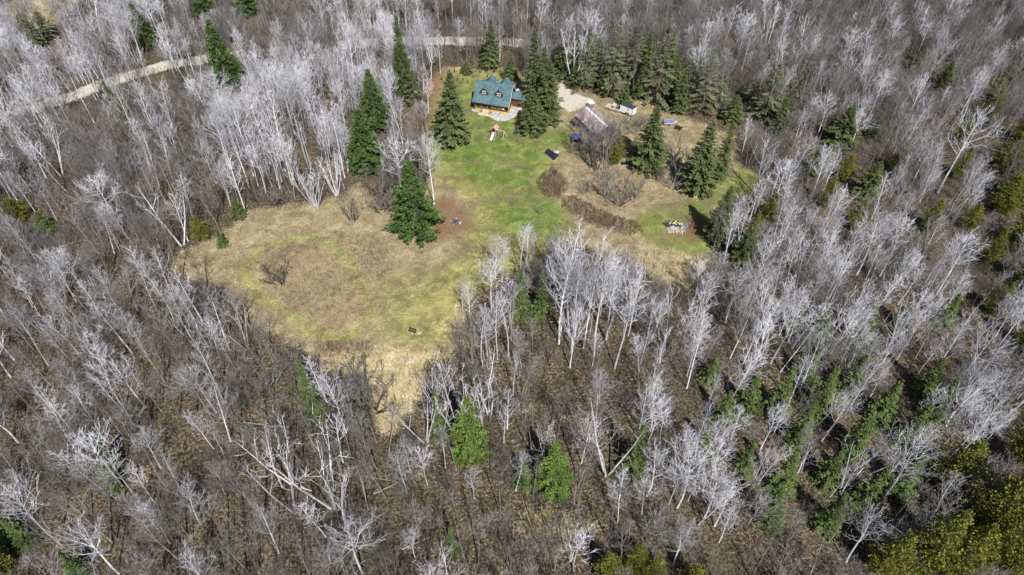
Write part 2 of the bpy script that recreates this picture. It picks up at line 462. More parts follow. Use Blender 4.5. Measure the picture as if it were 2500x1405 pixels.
add_sheet('driveway', *sheet('driveway', GRAVEL, lift=0.012, step=0.5))
add_sheet('road', *sheet('road', line=ROADS[0] + ROADS[1][1:], half=3.2, lift=0.016))

# ------------------------------------------------------------------ buildings
def shingles(name, a, b, c_, rot=0):
    m, nt, bs = new_mat(name)
    tc = nt.nodes.new('ShaderNodeTexCoord')
    v = nd(nt, 'ShaderNodeTexVoronoi', Scale=2.2)
    nt.links.new(tc.outputs['Object'], v.inputs['Vector'])
    f = noise(nt, 1.1, 4)
    sep = nt.nodes.new('ShaderNodeSeparateColor')
    nt.links.new(v.outputs['Color'], sep.inputs[0])
    c = mixc(nt, sep.outputs[0], a, b)
    c = mixc(nt, mathn(nt, 'MULTIPLY', f, 0.5), c, c_)
    nt.links.new(c, bs.inputs['Base Color'])
    bs.inputs['Roughness'].default_value = 0.9
    bump(nt, bs, sep.outputs[1], 0.5, 0.04)
    return m
M['teal'] = shingles('teal_shingles', (0.030, 0.075, 0.083), (0.085, 0.165, 0.182), (0.12, 0.20, 0.225))
M['log'] = plain('brown_log', (0.105, 0.048, 0.028), 0.6, 0.35, 2.5)
M['darkwood'] = plain('dark_wood', (0.055, 0.028, 0.02), 0.7, 0.3, 4)
M['yellow'] = plain('yellow_foundation', (0.62, 0.45, 0.06), 0.8, 0.2, 2)
M['white'] = plain('white_paint', (0.80, 0.80, 0.80), 0.5, 0.06, 2)
M['glass'] = plain('window_glass', (0.02, 0.025, 0.03), 0.08, 0.2, 2, bmp=0)
M['deck'] = plain('deck_boards', (0.26, 0.165, 0.09), 0.7, 0.35, 5)
M['palewood'] = plain('weathered_wood', (0.56, 0.49, 0.36), 0.8, 0.25, 5)
M['cream'] = plain('cream_box', (0.66, 0.60, 0.36), 0.6, 0.1)
M['metal'] = plain('grey_metal', (0.45, 0.47, 0.50), 0.35, 0.15, 3, 0.6)
M['stone'] = plain('pale_stone', (0.40, 0.385, 0.38), 0.9, 0.5, 1.3, bmp=0.5)

HX, HY, HR = -4.67, 169.4, R(-17)
house = tag(empty('log_house', HX, HY, HR), 'brown log house with teal shingle roof, two front dormers and yellow foundation', 'house')
EAVE_Z, KINK_Z, RIDGE_Z = 2.67, 3.72, 6.9
EAVE_V, KINK_V = 4.45, 2.9
def roof_z(v):
    v = abs(v)
    return RIDGE_Z - v * (RIDGE_Z - KINK_Z) / KINK_V if v < KINK_V else KINK_Z - (v - KINK_V) * (KINK_Z - EAVE_Z) / (EAVE_V - KINK_V)
# foundation and log walls
m = MB(); m.box(-4.72, 4.72, -3.62, 4.0, -0.35, 0.55); m.build('foundation', M['yellow'], house)
m = MB()
m.box(-4.6, 4.6, -1.95, 3.9, 0.55, 2.9)
m.box(-0.85, 4.6, -3.5, -1.95, 0.553, 2.75)
g = [(-3.4, 2.75), (3.4, 2.75), (2.85, roof_z(2.85) - 0.2), (0, RIDGE_Z - 0.22), (-2.85, roof_z(2.85) - 0.2)]
m.prism(g, -4.58, -4.3); m.prism(g, 4.3, 4.58)
for k in range(9):                                     # log courses
    z = 0.68 + k * 0.25
    m.tube([(-0.95, -3.52, z), (4.72, -3.52, z)], 0.125, 8)
    m.tube([(4.62, -3.6, z + 0.12), (4.62, 4.0, z + 0.12)], 0.125, 8)
    m.tube([(-4.62, -2.0, z + 0.12), (-4.62, 4.0, z + 0.12)], 0.125, 8)
    m.tube([(-4.7, -1.97, z), (-0.85, -1.97, z)], 0.125, 8)
m.build('wall', M['log'], house)
# main roof
t = 0.16
top = [(-EAVE_V, EAVE_Z), (-KINK_V, KINK_Z), (0, RIDGE_Z), (KINK_V, KINK_Z), (EAVE_V, EAVE_Z)]
prof = [(v, z - t * 1.35) for v, z in top] + [(v, z) for v, z in reversed(top)]
m = MB(); m.prism(prof, -5.25, 5.25)
roof = m.build('roof', M['teal'], house)
m = MB()
for s in (-1, 1):
    m.tube([(-5.25, 0.0, RIDGE_Z + 0.02), (5.25, 0.0, RIDGE_Z + 0.02)], 0.07, 5)
    break
m.build('ridge_cap', M['teal'], roof)
m = MB(); m.box(-5.24, 5.24, -EAVE_V - 0.05, -EAVE_V + 0.0, EAVE_Z - 0.26, EAVE_Z - 0.03); m.build('fascia', M['darkwood'], roof)
m = MB()
for (v0, z0), (v1, z1) in zip(top[:-1], top[1:]):
    m.add([(5.253, v0, z0 - 0.26), (5.253, v1, z1 - 0.26), (5.253, v1, z1 - 0.02), (5.253, v0, z0 - 0.02), (5.30, v0, z0 - 0.26), (5.30, v1, z1 - 0.26), (5.30, v1, z1 - 0.02), (5.30, v0, z0 - 0.02)], [(0, 1, 2, 3)[::-1], (4, 5, 6, 7), (0, 4, 5, 1)[::-1], (3, 2, 6, 7)[::-1], (0, 3, 7, 4), (1, 2, 6, 5)[::-1]])
m.build('rake_trim', M['white'], roof)
for u, v in ((0.55, 0.35), (1.0, 1.5)):
    m = MB(); m.tube([(u, v, roof_z(v) - 0.1), (u, v, roof_z(v) + 0.42)], 0.09, 8); m.build('vent_pipe', M['white'], roof)
# front dormers
for du in (-2.25, 1.95):
    fv, bz = -2.55, roof_z(-2.55)
    w, wz, az = 0.95, bz + 1.12, bz + 2.12
    m = MB()
    m.prism([(du - w, bz - 0.5), (du + w, bz - 0.5), (du + w, wz), (du, az - 0.06), (du - w, wz)], fv, fv + 1.9, 'y')
    d = m.build('dormer', M['log'], house)
    m = MB()
    rs = (az - wz) / w
    for s in (-1, 1):
        e = du + s * (w + 0.32); ez = wz - 0.32 * rs
        y0, y1 = fv - 0.16, -(RIDGE_Z - az) / ((RIDGE_Z - KINK_Z) / KINK_V) + 0.02
        y1e = -(RIDGE_Z - ez) / ((RIDGE_Z - KINK_Z) / KINK_V) + 0.02
        a_, b_, c2, d2 = (du, y0, az), (e, y0, ez), (e, y1e, ez), (du, y1, az)
        q = [a_, b_, c2, d2] + [(p[0], p[1], p[2] + 0.12) for p in (a_, b_, c2, d2)]
        fs = [(0, 1, 2, 3), (7, 6, 5, 4), (0, 4, 5, 1), (1, 5, 6, 2), (2, 6, 7, 3), (3, 7, 4, 0)]
        m.add(q, fs if s < 0 else [tuple(reversed(f)) for f in fs])
    m.build('dormer_roof', M['teal'], d)
    m = MB()
    for s in (-1, 1):
        p0, p1 = (du + s * 0.0, az), (du + s * (w + 0.32), wz - 0.32 * rs)
        m.add([(p0[0], fv - 0.18, p0[1] - 0.12), (p1[0], fv - 0.18, p1[1] - 0.12), (p1[0], fv - 0.18, p1[1] + 0.06), (p0[0], fv - 0.18, p0[1] + 0.06), (p0[0], fv - 0.12, p0[1] - 0.12), (p1[0], fv - 0.12, p1[1] - 0.12), (p1[0], fv - 0.12, p1[1] + 0.06), (p0[0], fv - 0.12, p0[1] + 0.06)], [(0, 1, 2, 3), (7, 6, 5, 4), (0, 4, 5, 1), (3, 2, 6, 7)])
    m.build('barge_board', M['darkwood'], d)
    zc = bz + 0.80
    m = MB()
    for x0, x1, z0, z1 in ((-.5, .5, -.42, -.33), (-.5, .5, .33, .42), (-.5, -.41, -.33, .33), (.41, .5, -.33, .33), (-.045, .045, -.33, .33)):
        m.box(du + x0, du + x1, fv - 0.07, fv + 0.02, zc + z0, zc + z1)
    m.build('window_frame', M['white'], d)
    for x0 in (-.41, .045):
        m = MB(); m.box(du + x0, du + x0 + 0.365, fv - 0.03, fv + 0.03, zc - 0.33, zc + 0.33); m.build('pane', M['glass'], d)
# rear cross gables
for gu in (-1.78, 2.28):
    m = MB(); w = 1.55
    m.prism([(gu - w, 2.6), (gu + w, 2.6), (gu + w, 5.3), (gu, 6.7), (gu - w, 5.3)], 0.6, 3.45, 'y')
    gb = m.build('rear_gable', M['log'], house)
    m = MB()
    for s in (-1, 1):
        a_, b_ = (gu, 6.82), (gu + s * (w + 0.3), 5.20)
        q = [(a_[0], 0.02, a_[1]), (a_[0], 3.75, a_[1]), (b_[0], 3.75, b_[1]), (b_[0], 1.1, b_[1])]
        q += [(p[0], p[1], p[2] + 0.13) for p in q]
        fs = [(0, 1, 2, 3), (7, 6, 5, 4), (0, 4, 5, 1), (1, 5, 6, 2), (2, 6, 7, 3), (3, 7, 4, 0)]
        m.add(q, fs if s > 0 else [tuple(reversed(f)) for f in fs])
    m.build('gable_roof', M['teal'], gb)
# front windows
for wu in (0.78, 2.42):
    m = MB()
    for x0, x1, z0, z1 in ((-.66, .66, -.5, -.41), (-.66, .66, .41, .5), (-.66, -.57, -.41, .41), (.57, .66, -.41, .41), (-.05, .05, -.41, .41)):
        m.box(wu + x0, wu + x1, -3.72, -3.6, 1.78 + z0, 1.78 + z1)
    wf = m.build('window', M['white'], house)
    for x0 in (-.57, .05):
        m = MB(); m.box(wu + x0, wu + x0 + 0.52, -3.67, -3.61, 1.37, 2.19); m.build('pane', M['glass'], wf)
m = MB(); m.box(3.3, 3.9, -4.05, -3.62, 1.35, 1.85); m.box(3.35, 3.85, -4.09, -4.05, 1.42, 1.78); m.build('air_conditioner', M['cream'], house)
# porch
m = MB()
for k in range(11): m.box(-4.7, -0.9, -3.75 + k * 0.165, -3.6 + k * 0.165, 0.58, 0.66)
m.build('porch_deck', M['deck'], house)
for pu in (-4.6, -2.75, -1.0):
    m = MB(); m.box(pu - 0.09, pu + 0.09, -3.82, -3.64, 0.0, 2.75); m.build('porch_post', M['deck'], house)
for a0, a1 in ((-4.5, -2.85), (-2.65, -1.1)):
    m = MB(); m.box(a0, a1, -3.77, -3.69, 1.42, 1.52); m.box(a0, a1, -3.76, -3.70, 0.80, 0.88)
    for k in range(8):
        u = a0 + (a1 - a0) * (k + 0.5) / 8
        m.box(u - 0.025, u + 0.025, -3.75, -3.71, 0.88, 1.42)
    m.build('railing', M['deck'], house)
m = MB(); m.box(-0.82, -0.05, -3.66, -3.62, 0.60, 2.4); m.build('door', M['darkwood'], house)
m = MB(); m.box(-2.25, -0.35, -3.84, -3.62, 0.44, 0.53)
st = m.build('steps', M['deck'], house)
for s in (-2.32, -0.28):
    m = MB(); m.add([(s - .05, -3.7, 0.5), (s - .05, -5.3, -0.1), (s - .05, -5.3, 0.02), (s - .05, -3.7, 0.62), (s + .05, -3.7, 0.5), (s + .05, -5.3, -0.1), (s + .05, -5.3, 0.02), (s + .05, -3.7, 0.62)], [(0, 1, 2, 3), (7, 6, 5, 4), (0, 4, 5, 1), (3, 2, 6, 7), (1, 5, 6, 2)]); m.build('stringer', M['deck'], st)
for k in range(6):
    m = MB(); v = -3.95 - k * 0.26; z = 0.56 - k * 0.085
    m.box(-2.25, -0.35, v - 0.11, v + 0.11, z - 0.04, z + 0.04); m.build('tread', M['palewood'], st)
for k in range(4):
    m = MB(); v = -5.52 - k * 0.2; m.box(-2.9, 0.3, v - 0.085, v + 0.085, 0.03, 0.15); m.build('landing_board', M['palewood'], st)
# side addition
m = MB(); m.box(4.75, 7.85, 0.85, 3.3, -0.2, 2.5)
for k in range(10): m.tube([(4.76, 0.83, 0.15 + k * 0.24), (7.9, 0.83, 0.15 + k * 0.24)], 0.115, 8)
add = m.build('side_addition', M['log'], house)
m = MB()
pr = [(0.42, 2.46), (2.1, 3.72), (3.75, 2.5), (3.75, 2.62), (2.1, 3.86), (0.42, 2.60)]
m.prism(pr, 4.62, 8.2); m.build('addition_roof', M['teal'], add)
m = MB(); m.box(4.66, 8.19, 0.36, 0.42, 2.38, 2.57); m.build('gutter', M['darkwood'], add)
m = MB(); m.tube([(8.05, 2.0, 2.9), (8.05, 2.0, 4.5)], 0.13, 10); m.disc((8.05, 2.0, 4.56), 0.2, 0.1, 10); m.build('chimney_pipe', M['metal'], add)

def loc2w(u, v):
    return HX + u * math.cos(HR) - v * math.sin(HR), HY + u * math.sin(HR) + v * math.cos(HR)
# stone patio: a bed with loose rubble on it
pat = [(-5.4, -3.7), (-5.5, -4.6), (-2.9, -5.2), (0.4, -6.3), (1.8, -7.1), (3.2, -7.55), (4.6, -7.2), (5.8, -6.3), (7.0, -3.8), (7.7, -1.6), (7.5, 0.7), (4.8, 0.7), (4.8, -3.65)]
g = [loc2w(*p) for p in pat]
m = MB()
n = len(g)
zb = [float(gh(*p)) for p in g]
m.add([(p[0], p[1], z + 0.05) for p, z in zip(g, zb)] + [(p[0], p[1], z - 0.2) for p, z in zip(g, zb)], [tuple(range(n))] + [(i, n + i, n + (i + 1) % n, (i + 1) % n) for i in range(n)])
tag(m.build('stone_patio', plain('patio_grit', (0.40, 0.37, 0.34), 0.95, 0.4, 2.0, bmp=0.6)), kind='structure')
def rock(mb, x, y, z, r, sq=0.55, rng=random):
    a0 = rng.random() * 6.28
    lo = [(x + r * rng.uniform(.75, 1.1) * math.cos(a0 + k * 1.047), y + r * rng.uniform(.75, 1.1) * math.sin(a0 + k * 1.047), z - 0.05) for k in range(6)]
    hi = [(x + (p[0] - x) * .66 + r * rng.uniform(-.1, .1), y + (p[1] - y) * .66 + r * rng.uniform(-.1, .1), z + r * sq * rng.uniform(.6, 1.1)) for p in lo]
    mb.add(lo + hi, [(6, 7, 8, 9, 10, 11)] + [(k, (k + 1) % 6, 6 + (k + 1) % 6, 6 + k) for k in range(6)])
m = MB(); k = 0
while k < 520:
    u, v = random.uniform(-5.5, 7.7), random.uniform(-7.6, 0.7)
    if not in_poly(u, v, pat) or (u > -2.95 and u < 0.35 and v > -6.2): continue
    x, y = loc2w(u, v); rock(m, x, y, float(gh(x, y)) + 0.05, random.uniform(0.08, 0.24)); k += 1
tag(m.build('patio_rubble', M['stone']), 'pale grey loose stones covering the patio bed before the house', 'stones', kind='stuff')
m = MB()
for a_, b_ in zip(pat[3:10], pat[4:11]):                       # stone edging along the lawn
    L = math.hypot(b_[0] - a_[0], b_[1] - a_[1])
    for q in range(int(L / 0.42)):
        s = (q + 0.5) / max(1, int(L / 0.42))
        x, y = loc2w(a_[0] + (b_[0] - a_[0]) * s, a_[1] + (b_[1] - a_[1]) * s)
        rock(m, x, y, float(gh(x, y)) + 0.02, 0.2, 0.7)
tag(m.build('stone_edging', M['stone']), 'curved row of pale stones edging the patio', 'edging')

# garage
M['pinkroof'] = plain('faded_red_roof', (0.31, 0.235, 0.245), 0.75, 0.45, 0.8, bmp=0.1)
M['greywood'] = plain('grey_board_wall', (0.10, 0.085, 0.08), 0.85, 0.4, 2.5)
GR = math.atan2(-9.5, 4.8)
ra, rb = np.array([19.75, 161.35]), np.array([24.5, 151.95])      # ridge ends on the plan
gc = (ra + rb) / 2; gl = float(np.hypot(*(rb - ra))) / 2
garage = tag(empty('garage', gc[0], gc[1], math.atan2(*(rb - ra)[::-1])), 'long garage with faded pink-red roof and white ridge behind bare trees', 'garage')
# local x runs along the ridge towards the viewer, +y to the right in the picture
hw, ez, rz_ = 3.45, 2.72, 4.25
m = MB(); m.prism([(-3.0, -0.3), (3.0, -0.3), (3.0, 2.75), (0, 4.05), (-3.0, 2.75)], -gl + 0.35, gl - 0.35)
for k in range(int(gl * 2 / 0.4)):
    x = -gl + 0.45 + k * 0.4
    for y in (-3.03, 3.03): m.box(x, x + 0.05, y - 0.03, y + 0.03, -0.2, 2.7)
m.build('wall', M['greywood'], garage)
m = MB()
m.prism([(-hw, ez - .1), (0, rz_ - .1), (hw, ez - .1), (hw, ez), (0, rz_), (-hw, ez)], -gl, gl)
for k in range(27):
    x = -gl + 0.2 + k * (2 * gl - 0.4) / 26
    for s in (-1, 1):
        m.add([(x - .025, s * 0.15, rz_ - .06), (x + .025, s * 0.15, rz_ - .06), (x + .025, s * hw, ez), (x - .025, s * hw, ez), (x, s * 0.15, rz_ - .02), (x, s * hw, ez + .035)], [(0, 4, 5, 3), (4, 1, 2, 5)])
gro = m.build('roof', M['pinkroof'], garage)
m = MB(); m.prism([(-0.34, rz_ - .12), (0, rz_ + .03), (.34, rz_ - .12), (.34, rz_ - .07), (0, rz_ + .09), (-.34, rz_ - .07)], -gl - 0.02, gl + 0.02); m.build('ridge_cap', M['white'], gro)
m = MB(); m.box(-gl + 0.8, -gl + 1.9, -3.1, -3.02, 0.0, 2.05); m.build('door', M['darkwood'], garage)
m = MB(); m.box(gl - 0.34, gl - 0.28, -1.3, 1.3, 0.0, 2.3); m.build('garage_door', plain('dull_door', (0.22, 0.2, 0.19)), garage)
m = MB(); m.box(-0.4, 0.6, -3.08, -3.0, 1.2, 2.0); m.build('window', M['glass'], garage)
# low lean-to of planks along the left side
m = MB(); m.prism([(-4.3, 1.5), (-3.05, 1.9), (-3.05, 2.0), (-4.3, 1.6)], -gl - 0.3, -gl + 2.4); m.build('lean_to_roof', M['greywood'], garage)
for x in (-gl - 0.2, -gl + 2.3):
    m = MB(); m.box(x - .06, x + .06, -4.2, -4.08, -0.2, 1.55); m.build('lean_to_post', M['darkwood'], garage)
# small white metal shed roof behind the garage
sx, sy = at(1442, 262)
sh = tag(empty('storage_box', sx, sy, math.atan2(*(rb - ra)[::-1])), 'small white steel storage box behind the far end of the garage', 'storage box')
m = MB(); m.box(-0.75, 0.75, -0.7, 0.7, 0, 1.5); m.build('body', M['metal'], sh)
m = MB(); m.prism([(-.8, 1.5), (.8, 1.5), (.8, 1.58), (0, 1.78), (-.8, 1.58)], -.85, .85); m.build('lid', M['white'], sh)

# ------------------------------------------------------------------ trees: prototypes
class TB:
    """fast tube collector for branches"""
    def __init__(self): self.v, self.f, self.n = [], [], 0
    def tube(self, pts, rad, sides):
        pts = np.asarray(pts, float); k = len(pts)
        d = np.gradient(pts, axis=0); d /= np.linalg.norm(d, axis=1)[:, None] + 1e-9
        ref = np.array([0, 0, 1.0]) if abs(d[0, 2]) < 0.85 else np.array([1.0, 0, 0])
        a = np.cross(d, ref); a /= np.linalg.norm(a, axis=1)[:, None] + 1e-9
        b = np.cross(d, a)
        t = np.arange(sides) * 2 * np.pi / sides
        ring = a[:, None, :] * np.cos(t)[None, :, None] + b[:, None, :] * np.sin(t)[None, :, None]
        v = pts[:, None, :] + ring * np.asarray(rad)[:, None, None]
        self.v.append(v.reshape(-1, 3))
        for i in range(k - 1):
            for j in range(sides):
                q = self.n + i * sides
                self.f.append((q + j, q + (j + 1) % sides, q + sides + (j + 1) % sides, q + sides + j))
        self.n += k * sides
    def spike(self, p, q, r):
        d = q - p; L = np.linalg.norm(d) + 1e-9; d = d / L
        ref = np.array([0, 0, 1.0]) if abs(d[2]) < 0.85 else np.array([1.0, 0, 0])
        a = np.cross(d, ref); a /= np.linalg.norm(a); b = np.cross(d, a)
        self.v.append(np.array([p + a * r, p - a * r * .5 + b * r * .87, p - a * r * .5 - b * r * .87, q]))
        n = self.n
        self.f += [(n, n + 1, n + 3), (n + 1, n + 2, n + 3), (n + 2, n, n + 3)]
        self.n += 4
    def mesh(self, name, mat):
        m = bpy.data.meshes.new(name)
        m.from_pydata(np.concatenate(self.v).tolist(), [], self.f)
        m.materials.append(mat)
        m.update()
        return m
def unit(v): return v / (np.linalg.norm(v) + 1e-9)
def branch_pts(rng, p, d, L, n, up, wob):
    pts = [p]; d = unit(d)
    for i in range(n):
        d = unit(d + np.array([0, 0, up]) / n + rng.normal(0, wob, 3))
        p = p + d * L / n
        pts.append(p)
    return np.array(pts)
def bare_tree(seed, h=15, r0=0.13, start=.45, limbs=20, spread=.32, ang=50, up=.55, subs=6, twigs=3, stems=1, fan=0.0, wob=.07, tw=.016, lean=0.02, shape=.6, ts=1.0):
    rng = np.random.default_rng(seed)
    T, C = TB(), TB()
    for s in range(stems):
        az = s * 2 * np.pi / stems + rng.uniform(-.4, .4)
        f = fan * rng.uniform(.5, 1.15) if stems > 1 else lean * rng.uniform(0, 2)
        d0 = np.array([math.cos(az) * math.sin(f), math.sin(az) * math.sin(f), math.cos(f)])
        hs = h * (rng.uniform(.75, 1.0) if stems > 1 else 1.0)
        base = np.array([math.cos(az), math.sin(az), 0]) * (.25 if stems > 1 else 0) + np.array([0, 0, -.25])
        tp = branch_pts(rng, base, d0, hs, 9, .12 if stems > 1 else .02, wob * .35)
        rr = r0 * (.8 if stems > 1 else 1) * np.array([1.25, 1, .93, .85, .76, .66, .54, .4, .26, .1])
        T.tube(tp, rr, 6)
        nl = limbs // stems if stems > 1 else limbs
        for i in range(nl):
            t = start + (1 - start) * ((i + rng.random()) / nl) * .98
            k = min(8, int(t * 9)); p = tp[k] + (tp[k + 1] - tp[k]) * (t * 9 - k)
            a = i * 2.4 + rng.uniform(-.5, .5)
            th = R(ang) * rng.uniform(.75, 1.2)
            q = (t - start) / (1 - start)
            L = h * spread * (.35 + shape * math.sin(min(1, .25 + q * .95) * math.pi)) * rng.uniform(.7, 1.25)
            d = np.array([math.cos(a) * math.sin(th), math.sin(a) * math.sin(th), math.cos(th)])
            bp = branch_pts(rng, p, d, L, 4, up, wob)
            br = max(tw * 1.6, r0 * .30 * (1 - .55 * q))
            big = T if (q < .45 and br > .035) else C
            big.tube(bp, br * np.array([1, .8, .6, .4, .2]), 4)
            for j in range(subs):
                tt = .25 + .75 * (j + rng.random()) / subs
                kk = min(3, int(tt * 4)); sp = bp[kk] + (bp[kk + 1] - bp[kk]) * (tt * 4 - kk)
                sd = unit(unit(bp[kk + 1] - bp[kk]) + rng.normal(0, .75, 3) + np.array([0, 0, .25]))
                SL = L * rng.uniform(.28, .55) * (1.15 - .45 * tt)
                sb = branch_pts(rng, sp, sd, SL, 2, .25, wob)
                C.tube(sb, tw * 1.25 * np.array([1, .75, .35]), 3)
                for m_ in range(twigs):
                    u = rng.uniform(.2, 1.0) * 2
                    k2 = min(1, int(u)); tpn = sb[k2] + (sb[k2 + 1] - sb[k2]) * (u - k2)
                    td_ = unit(unit(sb[2] - sb[0]) + rng.normal(0, .65, 3) + np.array([0, 0, .2]))
                    C.spike(tpn, tpn + td_ * SL * rng.uniform(.4, .85) * ts, tw)
    return T, C
class LB:
    """needle sprays as small bent leaf faces"""
    def __init__(self): self.v, self.f, self.t, self.n = [], [], [], 0
    def spray(self, p, d, up, L, w, tint):
        s = np.cross(d, up); s /= np.linalg.norm(s) + 1e-9
        m = p + d * L * .55 + up * L * .10
        self.v.append(np.array([p, m + s * w, p + d * L - up * L * .06, m - s * w]))
        n = self.n
        self.f += [(n, n + 1, n + 2), (n, n + 2, n + 3)]
        self.t += [tint] * 4
        self.n += 4
    def mesh(self, name, mat):
        m = bpy.data.meshes.new(name)
        m.from_pydata(np.concatenate(self.v).tolist(), [], self.f)
        a = m.attributes.new('tint', 'FLOAT', 'POINT')
        a.data.foreach_set('value', np.array(self.t, np.float32))
        m.materials.append(mat); m.update()
        return m
def conifer(seed, kind, h=16.0, r=3.4):
    """crown shapes in unit-real metres; foliage spreads through the whole volume"""
    rng = np.random.default_rng(seed)
    T, F = TB(), LB()
    lean = rng.normal(0, .012, 2)
    zs = np.linspace(-.25, h, 8)
    tp = np.column_stack([lean[0] * zs, lean[1] * zs, zs])
    r0 = .012 * h + .05
    T.tube(tp, r0 * np.linspace(1.15, .08, 8), 7)
    P = dict(spruce=(.06, .40, 10, -.25, .80, .36), pine=(.08, .92, 12, -.02, .88, .40), fir=(.03, .40, 8, -.05, .95, .32), cedar=(.05, .42, 9, .45, .6, .28), scrag=(.14, .50, 7, -.38, .72, .38))[kind]
    z0, dz, nb, pit, pw, sl = P
    z = h * z0
    Z = np.array([0, 0, 1.0])
    layer = 0
    while z < h * .985:
        q = (z - h * z0) / (h * (1 - z0))
        rad = r * (1 - q) ** pw
        if kind == 'cedar': rad = r * (math.sin(min(1, .22 + .78 * (1 - q) ** .8) * math.pi * .5) ** 1.2) * (1 - q ** 4)
        if kind == 'pine': rad = r * ((1 - q) ** pw) * (1.0 + .10 * math.sin(layer * 2.1))
        if q < .12 and kind in ('spruce', 'pine', 'cedar'): rad *= .75 + q * 2
        rad = max(rad, .12)
        az0 = rng.uniform(0, 6.28)
        n = max(4, int(nb * (.55 + .45 * (1 - q))))
        for b in range(n):
            if kind == 'scrag' and rng.random() < .22: continue
            az = az0 + b * 2 * np.pi / n + rng.uniform(-.3, .3)
            L = rad * (rng.uniform(.72, 1.12) if kind == 'pine' else rng.uniform(.52, 1.15))
            if rng.random() < .07: continue
            pi_ = pit * (1.0 - q * 1.6) + rng.uniform(-.12, .12)
            d = np.array([math.cos(az) * math.cos(pi_), math.sin(az) * math.cos(pi_), math.sin(pi_)])
            base = np.array([lean[0] * z, lean[1] * z, z + rng.uniform(-.2, .2)])
            tip = base + d * L + Z * .10 * L
            if L > .9: T.spike(base, tip, .022 + .006 * L)
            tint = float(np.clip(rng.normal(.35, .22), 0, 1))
            if kind == 'scrag' and q < .3 and rng.random() < .5 - q: continue
            ns = max(2, int(L / (.30 if kind != 'scrag' else .40)))
            a0 = .15 if kind in ('fir', 'cedar', 'spruce') else .35
            for k in range(ns):
                u = a0 + (1 - a0) * (k + rng.random() * .8) / ns
                c_ = base + (tip - base) * u
                side = np.array([-math.sin(az), math.cos(az), 0])
                fade = .55 + .45 * (1 - u)
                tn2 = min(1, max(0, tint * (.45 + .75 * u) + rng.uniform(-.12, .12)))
                if kind == 'pine':
                    for _ in range(7):
                        dd = unit(d * .6 + rng.normal(0, .6, 3) + Z * .35)
                        F.spray(c_ + rng.normal(0, .17, 3), dd, unit(Z + rng.normal(0, .5, 3)), sl * rng.uniform(.8, 1.25), .11, tn2)
                elif kind == 'cedar':
                    for _ in range(6):
                        dd = unit(d * .5 + rng.normal(0, .45, 3) + Z * .5)
                        F.spray(c_ + rng.normal(0, .20, 3), dd, unit(d + rng.normal(0, .5, 3)), sl * rng.uniform(.8, 1.3), .10, tn2)
                else:
                    for sgn in (-1, 1):
                        dd = unit(d * .75 + side * sgn * rng.uniform(.5, 1.0) + Z * rng.uniform(-.25, .1))
                        F.spray(c_, dd, unit(Z + rng.normal(0, .25, 3)), (sl + .09 * L * fade) * rng.uniform(.8, 1.2), .10 + .02 * L * fade, tn2)
                    if kind != 'scrag' or rng.random() < .4:
                        F.spray(c_ + Z * .05, unit(d + rng.normal(0, .3, 3)), unit(Z + rng.normal(0, .35, 3)), sl * rng.uniform(.8, 1.2), .11, tn2)
        z += dz * rng.uniform(.75, 1.25) * (1.0 if q < .75 else .75)
        layer += 1
    F.spray(np.array([lean[0] * h, lean[1] * h, h - .5]), Z, np.array([1.0, 0, 0]), .8, .10, .3)
    F.spray(np.array([lean[0] * h, lean[1] * h, h - .5]), Z, np.array([0, 1.0, 0]), .8, .10, .3)
    return T, F

BIRCH, GREY, POLE, CLUMP, SNAG, WIDE, ASPEN = [], [], [], [], [], [], []
def pair(name, TC, mt, mc): return (TC[0].mesh(name + '_trunk', mt), TC[1].mesh(name + '_crown', mc))
for s in range(10):
    BIRCH.append((15, *pair('birch', bare_tree(100 + s, 15, .125, .32 + .06 * (s % 3), 22, .26, 47, .7, 6, 3, tw=.0165, shape=.62, wob=.05 + .02 * (s % 4)), M['birch'], M['birch_twig'])))
for s in range(3):
    WIDE.append((14, *pair('wide_birch', bare_tree(140 + s, 14, .15, .5, 22, .35, 60, .75, 7, 3, tw=.0165, shape=.6), M['birch'], M['birch_twig'])))
for s in range(5):
    ASPEN.append((15, *pair('aspen', bare_tree(160 + s, 15, .125, .5, 18, .26, 48, .6, 6, 3, tw=.015), M['aspen'], M['grey_twig'])))
for s in range(6):
    GREY.append((13, *pair('grey_tree', bare_tree(200 + s, 13, .14, .25, 22, .33, 50, .8, 7, 3, wob=.12, tw=.015, shape=.7, stems=1 + (s % 3 == 2)*2, fan=.28), M['grey'], M['grey_twig'])))
for s in range(5):
    POLE.append((14, *pair('pole', bare_tree(300 + s, 14, .10, .5, 14, .20, 45, .6, 5, 3, tw=.015), M['aspen'] if s < 2 else M['grey'], M['grey_twig'])))
for s in range(3):
    CLUMP.append((14, *pair('birch_clump', bare_tree(400 + s, 14, .15, .40, 48, .17, 42, .6, 5, 2, stems=6 + s, fan=.36, tw=.017), M['birch'], M['birch_twig'])))
for s in range(4):
    SNAG.append((14, *pair('snag', bare_tree(450 + s, 14, .155, .38, 14, .34, 40, .6, 4, 1, stems=1 + (s % 2) * 2, fan=.3, wob=.12, tw=.021), M['birch'], M['birch'])))
SHRUB = []
for s in range(4):
    SHRUB.append((4, *pair('shrub', bare_tree(500 + s, 4.0, .07, .12, 26, .42, 50, .6, 6, 3, stems=5, fan=.6, tw=.014, wob=.14), M['grey'], M['grey_twig'])))
CON = {}
for k, hr in dict(spruce=(17, 3.9), pine=(17, 4.2), fir=(11, 2.1), cedar=(13, 2.9), scrag=(17, 3.3)).items():
    CON[k] = []
    for s in range(4):
        T_, F_ = conifer(600 + s + 10 * len(CON), k, *hr)
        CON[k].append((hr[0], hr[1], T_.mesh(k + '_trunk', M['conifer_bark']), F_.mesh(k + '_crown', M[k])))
CON['lpine'] = []
